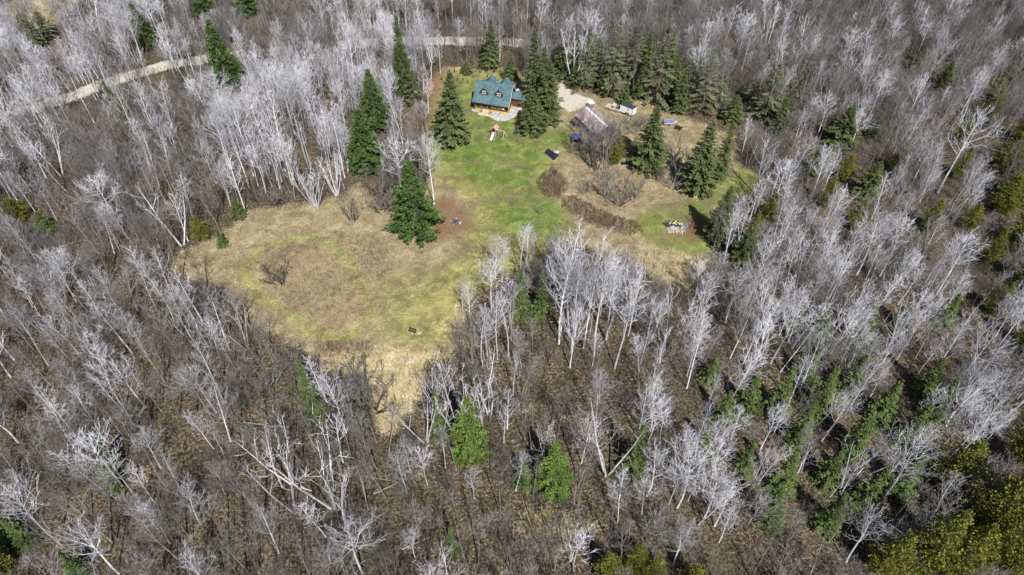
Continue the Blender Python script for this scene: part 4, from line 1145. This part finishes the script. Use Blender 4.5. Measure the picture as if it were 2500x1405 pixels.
LOGS = [(-.3, .7, .35, 40, 1.3, 'lumber', 'pale split log standing highest on the burn pile'), (-.1, .5, .3, 95, 1.0, 'lumber', 'short pale log beside the highest one on the burn pile'), (1.2, -.9, .2, 50, .9, 'lumber', 'broad pale log against the metal sheet'), (1.0, .5, .2, -30, 1.4, 'lumber', 'pale board behind the metal sheet'), (-.9, -.6, .15, 15, 1.1, 'concrete', 'white block lying left in the burn pile'), (-.2, -1.0, .15, -20, 1.1, 'concrete', 'pinkish slab lying low in the burn pile'), (.3, -.3, .22, 10, 1.5, 'char', 'charred beam across the burn pile')]
for dx, dy, z, ang, L, mt, lab in LOGS:
    m = MB(); a = R(ang); m.tube([(-L / 2 * math.cos(a), -L / 2 * math.sin(a), z), (0, 0, z + .03), (L / 2 * math.cos(a), L / 2 * math.sin(a), z + .12)], [.19, .21, .17], 7)
    put(tag(m.build('burn_log', M[mt]), lab, 'log', 'logs in the burn pile'), dx, dy)

# ------------------------------------------------------------------ bare woods
for n_, (px_, py_, r_) in enumerate([(1200, 262, 8), (1440, 310, 7), (1530, 272, 5), (1210, 330, 4), (1635, 300, 4), (1650, 553, 4.5), (1007, 812, 3), (1406, 345, 2.5), (1657, 316, 2), (437, 143, 4), (1345, 380, 3), (1265, 205, 3), (1270, 332, 3)]):
    x, y = at(px_, py_); OCC.append((x, y, r_))
IND = []                 # individual bare trees: (kind, proto, x, y, scale, rot, tilt, priority)
def hero(lst, i, bx, by, ty, tilt=(0, 0), rz=None, name='birch_tree', adj=None):
    x, y = at(bx, by); h = height_for(bx, by, ty)
    p = lst[i % len(lst)]
    IND.append([name, p, x, y, h / p[0], random.uniform(0, 6.28) if rz is None else rz, tilt, 1e6, adj])
    OCC.append((x, y, 1.5))
for i, a in enumerate([(764, 502, 372), (775, 506, 400), (822, 478, 372), (1135, 1095, 895), (1063, 1065, 925), (715, 1180, 1020), (1185, 1090, 930), (1395, 810, 600), (1400, 205, 60), (890, 130, 25)]):
    hero(CLUMP if i < 4 or i in (8,) else SNAG, i, *a, adj='many-stemmed white birch clump' if i < 4 or i == 8 else 'bleached white forked dead tree')
for i, (bx, by, ty) in enumerate([(855, 1310, 1150), (815, 1240, 1040), (838, 1130, 1010), (720, 1250, 1120), (690, 1190, 1060), (445, 600, 445), (460, 590, 470), (1195, 1010, 890), (1120, 1010, 895), (1060, 990, 905), (1230, 1080, 985), (1040, 1080, 960), (1315, 1170, 1060), (1480, 1160, 1010), (2120, 1210, 1040), (2330, 1220, 1150)]):
    hero(SNAG, i, bx, by, ty, adj='bleached white dead tree')
for i, (bx, by, ty) in enumerate([(150, 1330, 1200), (300, 1190, 1070), (290, 1400, 1300), (885, 1400, 1290), (110, 1400, 1360), (330, 1210, 1130), (2140, 1230, 1085), (1200, 760, 640), (1060, 500, 340), (985, 500, 350), (1890, 460, 390), (2120, 290, 185), (2290, 470, 280), (2220, 460, 345), (1935, 360, 275), (690, 420, 280), (750, 400, 200), (660, 400, 240), (720, 330, 170), (620, 430, 220), (780, 320, 160), (640, 330, 190), (590, 400, 240), (700, 300, 165), (850, 420, 320)]):
    hero(WIDE, i, bx, by, ty, adj='spreading white birch')
for i, (bx, by, ty) in enumerate([(1395, 860, 590), (1425, 850, 570), (1450, 870, 620), (1365, 840, 560), (1480, 830, 610), (1500, 900, 660), (1210, 680, 570), (1225, 690, 585), (1270, 660, 545), (1285, 650, 540), (1190, 870, 740), (1215, 880, 720), (1180, 900, 760), (1130, 760, 680), (1150, 800, 690), (865, 215, 40), (880, 195, 60), (845, 330, 190), (1045, 330, 240), (1075, 180, 70), (1220, 150, 60), (1810, 200, 120), (985, 340, 240), (500, 220, 130), (600, 520, 390), (570, 530, 400), (330, 330, 200), (230, 300, 130)]):
    hero(BIRCH, i, bx, by, ty, adj='slender white birch')
for i, (bx, by, ty) in enumerate([(862, 566, 450), (1440, 412, 300), (1455, 415, 285), (1470, 418, 270), (1485, 410, 280), (1450, 400, 310), (1395, 372, 290), (1390, 375, 310), (1465, 395, 260), (1475, 405, 300), (1430, 395, 320), (1420, 352, 250), (1510, 395, 330), (1740, 615, 500), (1445, 408, 275), (1480, 415, 300), (1492, 405, 285)]):
    hero(GREY if i % 3 else ASPEN, i, bx, by, ty, name='bare_tree', adj='dark leafless tree')
# jittered planting of the woods
ZP = [([(540, 230), (860, 210), (860, 440), (700, 480), (560, 500)], .65, 1.0), ([(1560, 780), (1850, 560), (2250, 480), (2560, 640), (2560, 1010), (2250, 1260), (1900, 1350), (1560, 1300), (1540, 950)], .70, 1.0), ([(1330, 700), (1560, 700), (1560, 900), (1330, 900)], .7, .9), ([(1840, 455), (2220, 480), (2220, 660), (1750, 670)], .72, .95), ([(-60, 130), (480, 50), (570, 160), (430, 260), (-60, 420)], .5, .9), ([(40, 690), (620, 760), (620, 900), (40, 880)], .42, .9), ([(820, 50), (1060, 50), (1060, 340), (850, 340)], .5, .9), ([(580, 1050), (1340, 1000), (1340, 1420), (580, 1420)], .10, .85), ([(1150, 840), (1560, 860), (1560, 1080), (1150, 1010)], .25, .55)]
def jitter(cell, y0, y1):
    A, B = np.meshgrid(np.arange(-190, 190, cell), np.arange(y0, y1, cell)); A = A.ravel(); B = B.ravel()
    return A + RNG.uniform(-.48, .48, A.size) * cell, B + RNG.uniform(-.48, .48, B.size) * cell
j1, j2, j3 = jitter(2.7, 14, 100), jitter(2.5, 100, 160), jitter(2.35, 160, 290)
A, B = np.concatenate([j1[0], j2[0], j3[0]]), np.concatenate([j1[1], j2[1], j3[1]])
PX, PY, PD = proj(A, B)
keep = (PX > -170) & (PX < 2670) & (PY > -150)
A, B, PX, PY, PD = A[keep], B[keep], PX[keep], PY[keep], PD[keep]
Wz = zones(A, B)
free = (Wz['clear'] < .35) & (Wz['gravel'] < .45)
straw = Wz['straw']
occ = np.array(OCC)
clos = np.array([np.min(np.hypot(occ[:, 0] - a, occ[:, 1] - b) - occ[:, 2]) for a, b in zip(A, B)])
free &= clos > 0.4
pb = np.full(A.size, .13); dn = np.full(A.size, .95)
for poly, p_, d_ in ZP:
    i_ = in_poly(PX, PY, poly); pb[i_] = p_; dn[i_] = d_
dn = np.where(straw > .3, .45, dn)
dn = np.where((PX < 210) & (PY < 95) & (straw > .3), .05, dn)
patch = np.sin(A * .11 + 1.9 * np.sin(B * .07)) * np.sin(B * .13 + 1.6 * np.sin(A * .06) + 1.0) + .5 * np.sin(A * .29 + B * .23)
dn = dn * np.clip(.82 + .42 * patch, .38, 1.08)
free &= RNG.random(A.size) < dn
REST = {'birch': [], 'grey': []}
# sight lines the photograph leaves open: a tree whose crown would stand in one is mostly left out
KEEP = []
for k_, bx_, by_, ty_, hw_ in CONIFERS:
    x_, y_ = at(bx_, by_); KEEP.append((bx_ - hw_ * .8, bx_ + hw_ * .8, ty_, by_ - (by_ - ty_) * .12, y_, .93 if k_ != 'fir' or bx_ < 1650 else .3))
for q in [(1145, 1290, 185, 300), (1400, 1560, 250, 300), (1600, 1680, 285, 325), (1610, 1700, 525, 580), (425, 455, 130, 152), (1345, 1450, 200, 275), (1215, 1275, 92, 116), (1060, 1110, 90, 112)]: KEEP.append((*q, at(q[0], q[3])[1], .97))
KEEP = np.array(KEEP)
OPEN = [(1050, 215), (1090, 172), (1260, 172), (1340, 195), (1440, 235), (1580, 260), (1790, 345), (1800, 400), (1855, 440), (1800, 475), (1730, 505), (1715, 570), (1710, 690), (1640, 690), (1540, 610), (1350, 560), (1310, 640), (1180, 690), (1120, 740), (1100, 840), (1040, 880), (1020, 960), (940, 1040), (930, 940), (800, 890), (640, 760), (570, 690), (430, 660), (560, 560), (620, 520), (870, 460), (930, 520), (1000, 570), (1055, 420), (1045, 350)]
ROADW = [(150, 258), (250, 222), (400, 178), (540, 160), (540, 128), (400, 145), (250, 188), (150, 222)]
def in_poly1(x, y, poly):
    ins = False; x1, y1 = poly[-1]
    for x2, y2 in poly:
        if (y1 > y) != (y2 > y) and x < (x2 - x1) * (y - y1) / (y2 - y1) + x1: ins = not ins
        x1, y1 = x2, y2
    return ins
def blocks(a, b, h):
    for s in (.45, .62, .78, .92, 1.0):
        px_, py_, _ = proj(a, b, h * s)
        hit = (KEEP[:, 0] < px_) & (px_ < KEEP[:, 1]) & (KEEP[:, 2] < py_) & (py_ < KEEP[:, 3]) & (b < KEEP[:, 4] + .5)
        if hit.any() and random.random() < KEEP[hit, 5].max(): return True
        if s > .7 and in_poly1(px_, py_, OPEN) and random.random() < .9: return True
        if s > .4 and in_poly1(px_, py_, ROADW) and random.random() < .65: return True
    return False
for a, b, px_, py_, p_, f_ in zip(A, B, PX, PY, pb, free):
    if not f_: continue
    u = random.random()
    bottom = in_poly1(px_, py_, [(560, 980), (1560, 860), (1560, 1450), (560, 1450)])
    if u < p_:
        q = random.random()
        lst = WIDE if q < .12 else (SNAG if q > .95 else BIRCH)
        nm, adj = 'birch_tree', {0: 'white leafless birch', 1: 'spreading white birch', 2: 'bleached white dead tree'}[0 if lst is BIRCH else (1 if lst is WIDE else 2)]
        h = random.uniform(9.0, 16.5)
    else:
        q = random.random()
        if bottom: lst = POLE if q < .6 else (ASPEN if q < .75 else GREY)
        else: lst = POLE if q < .25 else (ASPEN if q < .50 else GREY)
        nm, adj = 'bare_tree', {0: 'thin leafless pole tree', 1: 'pale grey aspen', 2: 'grey leafless tree'}[0 if lst is POLE else (1 if lst is ASPEN else 2)]
        h = random.uniform(6.5, 14.5)
    pr_ = random.choice(lst)
    if blocks(a, b, h):
        h *= .5
        if random.random() < .7 or blocks(a, b, h): continue
    inview = -20 < px_ < 2520 and -10 < py_ < 1480
    size = h / math.sqrt(a * a + b * b + 8000)
    item = [nm, pr_, a, b, h / pr_[0], random.uniform(0, 6.28), (random.gauss(0, .05), random.gauss(0, .05)), size if inview else -1, adj]
    IND.append(item)
for nm in ('birch_tree', 'bare_tree'):
    lst = sorted([q for q in IND if q[0] == nm], key=lambda q: -q[7])
    words = []
    for k, (n_, p, x, y, sc, rz, tl, pri, adj) in enumerate(lst):
        if k < 300:
            e = place(n_, x, y, sc, rz, p[1], p[2], tl, sxy=min(sc, 1 + (sc - 1) * .3) * random.uniform(.82, 1.22))
            e['category'] = 'tree'
            hh = sc * p[0]
            words.append((e, ('tall ' if hh > 13.5 else ('short ' if hh < 10 else '')) + adj, x, y))
        else:
            REST['birch' if nm == 'birch_tree' else 'grey'].append((p, x, y, sc, rz, tl))
    word_labels(words, 'white birches in the woods' if nm == 'birch_tree' else 'grey leafless trees in the woods')

# ------------------------------------------------------------------ masses nobody could count: geometry-node scatter
def scatter(name, protos, rows, label, cat):
    """protos: list of meshes or tuples of meshes; rows: (proto index, x, y, z, scale, rotation euler)"""
    col = bpy.data.collections.new(name + '_source')
    for i, ms in enumerate(protos):
        ms = ms if isinstance(ms, tuple) else (ms,)
        if len(ms) == 1: me_ = ms[0]
        else:
            vs_, fs_, mi, off = [], [], [], 0
            me_ = bpy.data.meshes.new(f'{name}_{i:02d}')
            for j, s in enumerate(ms):
                n = len(s.vertices); co = np.empty(n * 3, np.float32); s.vertices.foreach_get('co', co)
                vs_.append(co.reshape(-1, 3)); fs_ += [tuple(v + off for v in p.vertices) for p in s.polygons]; mi += [j] * len(s.polygons); off += n
                me_.materials.append(s.materials[0])
            me_.from_pydata(np.concatenate(vs_).tolist(), [], fs_)
            me_.polygons.foreach_set('material_index', mi); me_.update()
        col.objects.link(bpy.data.objects.new(f'{name}_source_{i:02d}', me_))
    rows_i = np.array([r[0] for r in rows], np.int32)
    P = np.array([r[1:4] for r in rows], np.float32); S = np.array([r[4] for r in rows], np.float32); E_ = np.array([r[5] for r in rows], np.float32)
    pm = bpy.data.meshes.new(name); pm.vertices.add(len(P)); pm.vertices.foreach_set('co', P.ravel())
    a = pm.attributes.new('pick', 'INT', 'POINT'); a.data.foreach_set('value', rows_i)
    a = pm.attributes.new('size', 'FLOAT', 'POINT'); a.data.foreach_set('value', S)
    a = pm.attributes.new('turn', 'FLOAT_VECTOR', 'POINT'); a.data.foreach_set('vector', E_.ravel())
    pm.update()
    o = bpy.data.objects.new(name, pm); COL.objects.link(o)
    ng = bpy.data.node_groups.new(name + '_scatter', 'GeometryNodeTree')
    ng.interface.new_socket('Geometry', in_out='INPUT', socket_type='NodeSocketGeometry')
    ng.interface.new_socket('Geometry', in_out='OUTPUT', socket_type='NodeSocketGeometry')
    gi, go = ng.nodes.new('NodeGroupInput'), ng.nodes.new('NodeGroupOutput')
    ci = ng.nodes.new('GeometryNodeCollectionInfo'); ci.inputs['Collection'].default_value = col
    ci.inputs['Separate Children'].default_value = True; ci.inputs['Reset Children'].default_value = True
    ip = ng.nodes.new('GeometryNodeInstanceOnPoints'); ip.inputs['Pick Instance'].default_value = True
    def na(nm, ty):
        n = ng.nodes.new('GeometryNodeInputNamedAttribute'); n.data_type = ty; n.inputs['Name'].default_value = nm
        return n.outputs['Attribute']
    L = ng.links.new
    L(gi.outputs[0], ip.inputs['Points']); L(ci.outputs[0], ip.inputs['Instance'])
    L(na('pick', 'INT'), ip.inputs['Instance Index']); L(na('size', 'FLOAT'), ip.inputs['Scale'])
    er = ng.nodes.new('FunctionNodeEulerToRotation'); L(na('turn', 'FLOAT_VECTOR'), er.inputs[0]); L(er.outputs[0], ip.inputs['Rotation'])
    L(ip.outputs[0], go.inputs[0])
    md = o.modifiers.new('scatter', 'NODES'); md.node_group = ng
    return tag(o, label, cat, kind='stuff')
for key, nm, lab in (('birch', 'birch_woods', 'mass of more distant white leafless birches in the woods'), ('grey', 'bare_woods', 'mass of more distant grey leafless trees in the woods')):
    pl, rows = [], []
    for p, x, y, sc, rz, tl in REST[key]:
        t_ = (p[1], p[2])
        if t_ not in pl: pl.append(t_)
        rows.append((pl.index(t_), x, y, float(gh(x, y)), sc, (tl[0], tl[1], rz)))
    scatter(nm, pl, rows, lab, 'woods')
# undergrowth stems
def stems(seed, n, h, sp, tw, mat, fork=2):
    rng = np.random.default_rng(seed); C = TB()
    for i in range(n):
        a = rng.uniform(0, 6.28); q = rng.random() ** .5 * sp
        p = np.array([q * math.cos(a), q * math.sin(a), -.05])
        d = unit(np.array([math.cos(a) * .35 + rng.normal(0, .2), math.sin(a) * .35 + rng.normal(0, .2), 1]))
        L = h * rng.uniform(.5, 1.1)
        C.spike(p, p + d * L, tw)
        for k in range(fork):
            t_ = rng.uniform(.35, .85); d2 = unit(d + rng.normal(0, .5, 3)); C.spike(p + d * L * t_, p + d * L * t_ + d2 * L * rng.uniform(.25, .45), tw * .8)
    return C.mesh('stems', mat)
UNDER = [stems(900 + s, 14, 2.2, 1.0, .020, M['brush'], 3) for s in range(3)] + [stems(910 + s, 10, 3.4, .8, .022, M['grey_twig'], 5) for s in range(3)]
def spots(n, x0, x1, y0, y1): return RNG.uniform(x0, x1, n), RNG.uniform(y0, y1, n)
def visible(a, b, m=60):
    px_, py_, _ = proj(a, b); return (px_ > -m) & (px_ < 2500 + m) & (py_ > -60) & (py_ < 1405 + m)
a, b = spots(6500, -185, 185, 30, 265)
k = visible(a, b); a, b = a[k], b[k]
w = zones(a, b); k = (w['clear'] < .3) & (w['gravel'] < .1) & (RNG.random(len(a)) < np.where(b < 110, .6, 1.0)); a, b = a[k], b[k]
rows = [(random.randrange(6), x, y, float(gh(x, y)), random.uniform(.5, 1.25), (random.gauss(0, .1), random.gauss(0, .1), random.uniform(0, 6.28))) for x, y in zip(a, b)]
scatter('undergrowth', UNDER, rows, 'grey-brown leafless undergrowth covering the forest floor', 'undergrowth')
# grass and leaf litter
def tuft(seed, n, h, sp, w_, mat):
    rng = np.random.default_rng(seed); V_, F_ = [], []
    for i in range(n):
        a = rng.uniform(0, 6.28); p = rng.normal(0, sp, 2); l = rng.uniform(.5, 1.1) * h; an = rng.uniform(0, 6.28); ln = rng.uniform(.2, .95)
        s = np.array([-math.sin(an), math.cos(an)]) * w_
        V_ += [(p[0] - s[0], p[1] - s[1], -.03), (p[0] + s[0], p[1] + s[1], -.03), (p[0] + math.cos(an) * l * ln, p[1] + math.sin(an) * l * ln, l * math.sqrt(1 - ln * ln * .8))]
        F_.append((3 * i, 3 * i + 1, 3 * i + 2))
    m = bpy.data.meshes.new('tuft'); m.from_pydata(V_, [], F_); m.materials.append(mat); m.update(); return m
def grass(name, mat, n, cond, label, cat, h=.42, sp=.32, w_=.03, blades=26, lo=.5, hi=1.3):
    a, b = spots(n, -185, 185, 30, 265)
    k = visible(a, b); a, b = a[k], b[k]
    w = zones(a, b); k = cond(w); a, b = a[k], b[k]
    k = RNG.random(len(a)) < .35 + .9 * (np.sin(a * .55 + 2 * np.sin(b * .31)) * np.sin(b * .47 + 1.7 * np.sin(a * .23)) * .5 + .5); a, b = a[k], b[k]
    ms = [tuft(len(name) * 7 + s, blades, h, sp, w_, mat) for s in range(3)]
    rows = [(random.randrange(3), x, y, float(gh(x, y)), random.uniform(lo, hi), (0, 0, random.uniform(0, 6.28))) for x, y in zip(a, b)]
    scatter(name, ms, rows, label, cat)
grass('tan_grass', M['g_tan'], 150000, lambda w: (w['clear'] > .4) & (w['lawn'] < .25) & (w['yellow'] < .45) & (w['gravel'] < .2) & (w['straw'] < .6) & (w['needle'] < .5), 'dry tan grass covering the meadow', 'grass')
grass('straw_grass', M['g_straw'], 240000, lambda w: (w['straw'] > .45), 'pale straw-coloured reed grass in bright patches', 'grass', .7, .35, .04, 26)
grass('scrub_grass', M['g_brown'], 90000, lambda w: (w['scrub'] > .4) & (w['clear'] > .3), 'rough brown weeds in the oval and scrubby parts of the meadow', 'weeds', .5, .3, .03, 22)
grass('leaf_litter', M['g_brown'], 40000, lambda w: (w['clear'] < .45) & (w['gravel'] < .2), 'brown dead leaves and ferns on the forest floor', 'leaf litter', .25, .45, .06, 22)
grass('lawn_grass', M['g_lawn'], 120000, lambda w: (w['yellow'] > .5) & (w['gravel'] < .2) & (w['needle'] < .5), 'short yellow-green grass of the yard', 'grass', .14, .35, .03, 22)
# ------------------------------------------------------------------ shrubs and thickets
def thicket(name, px_poly, n, hgt, mat, label, cat='thicket', tw=.02, stuffed=True):
    g = [at(*p) for p in px_poly]
    lo, hi = np.min(g, 0), np.max(g, 0); C = TB(); rng = np.random.default_rng(len(label)); k = 0
    while k < n:
        x, y = rng.uniform(lo[0], hi[0]), rng.uniform(lo[1], hi[1])
        if not in_poly(x, y, g): continue
        edge = min(1.0, .45 + float(seg_dist(np.array([x]), np.array([y]), g, True)[0]) * .45)
        p = np.array([x, y, float(gh(x, y)) - .05]); d = unit(np.array([rng.normal(0, .3), rng.normal(0, .3), 1])); L = hgt * edge * rng.uniform(.6, 1.15)
        C.spike(p, p + d * L, tw)
        for _ in range(4):
            t_ = rng.uniform(.3, .9); C.spike(p + d * L * t_, p + d * L * t_ + unit(d + rng.normal(0, .55, 3)) * L * rng.uniform(.25, .5), tw * .8)
        k += 1
    o = bpy.data.objects.new(name, C.mesh(name, mat)); COL.objects.link(o)
    return tag(o, label, cat)
thicket('round_thicket', [(1310, 445), (1325, 425), (1355, 418), (1385, 440), (1388, 465), (1365, 488), (1330, 482), (1312, 465)], 900, 1.7, M['redbrush'], 'round reddish-brown leafless thicket at the lawn edge')
thicket('brown_hedge', [(1368, 488), (1400, 480), (1450, 505), (1500, 530), (1560, 545), (1572, 570), (1530, 580), (1470, 565), (1410, 530), (1372, 510)], 1500, 1.5, M['redbrush'], 'long curved dark brown leafless hedge right of the lawn', 'hedge')
thicket('scrub_patch', [(880, 590), (940, 610), (965, 660), (920, 690), (880, 655)], 420, .7, M['brush'], 'low greyish scrub patch left of the pale meadow')
thicket('scrub_patch', [(1780, 395), (1800, 370), (1880, 385), (1960, 425), (1980, 455), (1900, 440), (1850, 425)], 900, 2.4, M['brush'], 'brown scrub beyond the right end of the clearing')
thicket('scrub_patch', [(760, 835), (900, 828), (960, 862), (860, 880), (780, 875)], 700, 1.0, M['redbrush'], 'dark brown low scrub below the mown loop path')
thicket('scrub_patch', [(1540, 300), (1560, 285), (1600, 300), (1560, 330), (1500, 335), (1490, 320)], 450, 1.8, M['brush'], 'grey-brown scrub between the garage and the broad spruce')
sh_l = []
for i, (bx, by, ty, adj) in enumerate([(685, 692, 625, 'dark bare bush'), (1250, 503, 490, 'tiny bare bush'), (1318, 523, 505, 'tiny bare bush'), (1510, 498, 430, 'wide grey bare bush'), (1475, 480, 425, 'grey bare bush'), (1545, 485, 430, 'grey bare bush'), (1355, 425, 398, 'grey bare bush'), (1640, 460, 410, 'grey bare bush'), (1610, 440, 395, 'grey bare bush'), (862, 540, 490, 'dark bare bush'), (905, 1000, 900, 'dark bare bush'), (1480, 440, 400, 'grey bare bush'), (1630, 390, 330, 'grey bare bush'), (1655, 420, 350, 'grey bare bush'), (665, 500, 440, 'grey bare bush'), (950, 480, 410, 'grey bare bush'), (930, 515, 450, 'grey bare bush'), (1530, 300, 265, 'grey bare bush'), (1560, 310, 275, 'grey bare bush'), (1425, 470, 430, 'grey bare bush'), (840, 1000, 930, 'grey bare bush'), (870, 960, 890, 'grey bare bush'), (660, 950, 880, 'grey bare bush'), (1330, 700, 600, 'dark bare bush'), (1300, 720, 630, 'dark bare bush'), (1545, 690, 620, 'dark bare bush'), (1690, 700, 640, 'grey bare bush')]):
    x, y = at(bx, by); h = height_for(bx, by, ty); p = SHRUB[i % 4]
    e = place('bare_bush', x, y, h / p[0] * 1.05, random.uniform(0, 6.28), p[1], p[2]); e['category'] = 'bush'
    sh_l.append((e, adj, x, y))
word_labels(sh_l, 'leafless bushes')
# fallen trunks
fl = []
FALL = [(40, 620, 170, 600, 0), (1340, 788, 1400, 786, 1), (1840, 1215, 1930, 1240, 1), (1880, 1030, 1960, 1035, 1), (1810, 1188, 1890, 1180, 1), (1345, 1260, 1440, 1240, 0), (1450, 985, 1530, 975, 0), (100, 620, 200, 590, 1), (1130, 790, 1165, 812, 0), (1700, 620, 1740, 632, 1), (1735, 610, 1760, 628, 1), (400, 930, 460, 880, 0), (1020, 240, 1060, 215, 1), (1080, 225, 1110, 220, 1), (900, 580, 940, 560, 0)]
for a in range(22):
    q, v = random.uniform(60, 2440), random.uniform(560, 1380)
    x, y = at(q, v)
    if zones(np.array([x]), np.array([y]))['clear'][0] > .1: continue
    t_ = random.uniform(-.6, .6); FALL.append((q, v, q + 75 * math.cos(t_), v + 75 * math.sin(t_), random.random() < .6))
for i, (x0_, y0_, x1_, y1_, wh) in enumerate(FALL):
    p, q = at(x0_, y0_), at(x1_, y1_)
    m = MB(); dx, dy = q[0] - p[0], q[1] - p[1]
    zz = lambda s: float(gh(p[0] + dx * s, p[1] + dy * s)) - float(gh(*p)) + .13
    m.tube([(dx * s, dy * s, zz(s) + .12 * s) for s in (0, .35, .7, 1)], [.11, .09, .075, .04], 7)
    for s in (.5, .65, .8): m.tube([(dx * s, dy * s, zz(s)), (dx * s + random.uniform(-.9, .9), dy * s + random.uniform(-.9, .9), zz(s) + random.uniform(.2, .8))], [.035, .012], 4)
    o = m.build('fallen_trunk', M['aspen'] if wh else M['grey']); o.location = (p[0], p[1], float(gh(*p))); o['category'] = 'log'
    fl.append((o, 'pale fallen trunk' if wh else 'fallen grey trunk', p[0], p[1]))
word_labels(fl, 'fallen trunks on the forest floor')
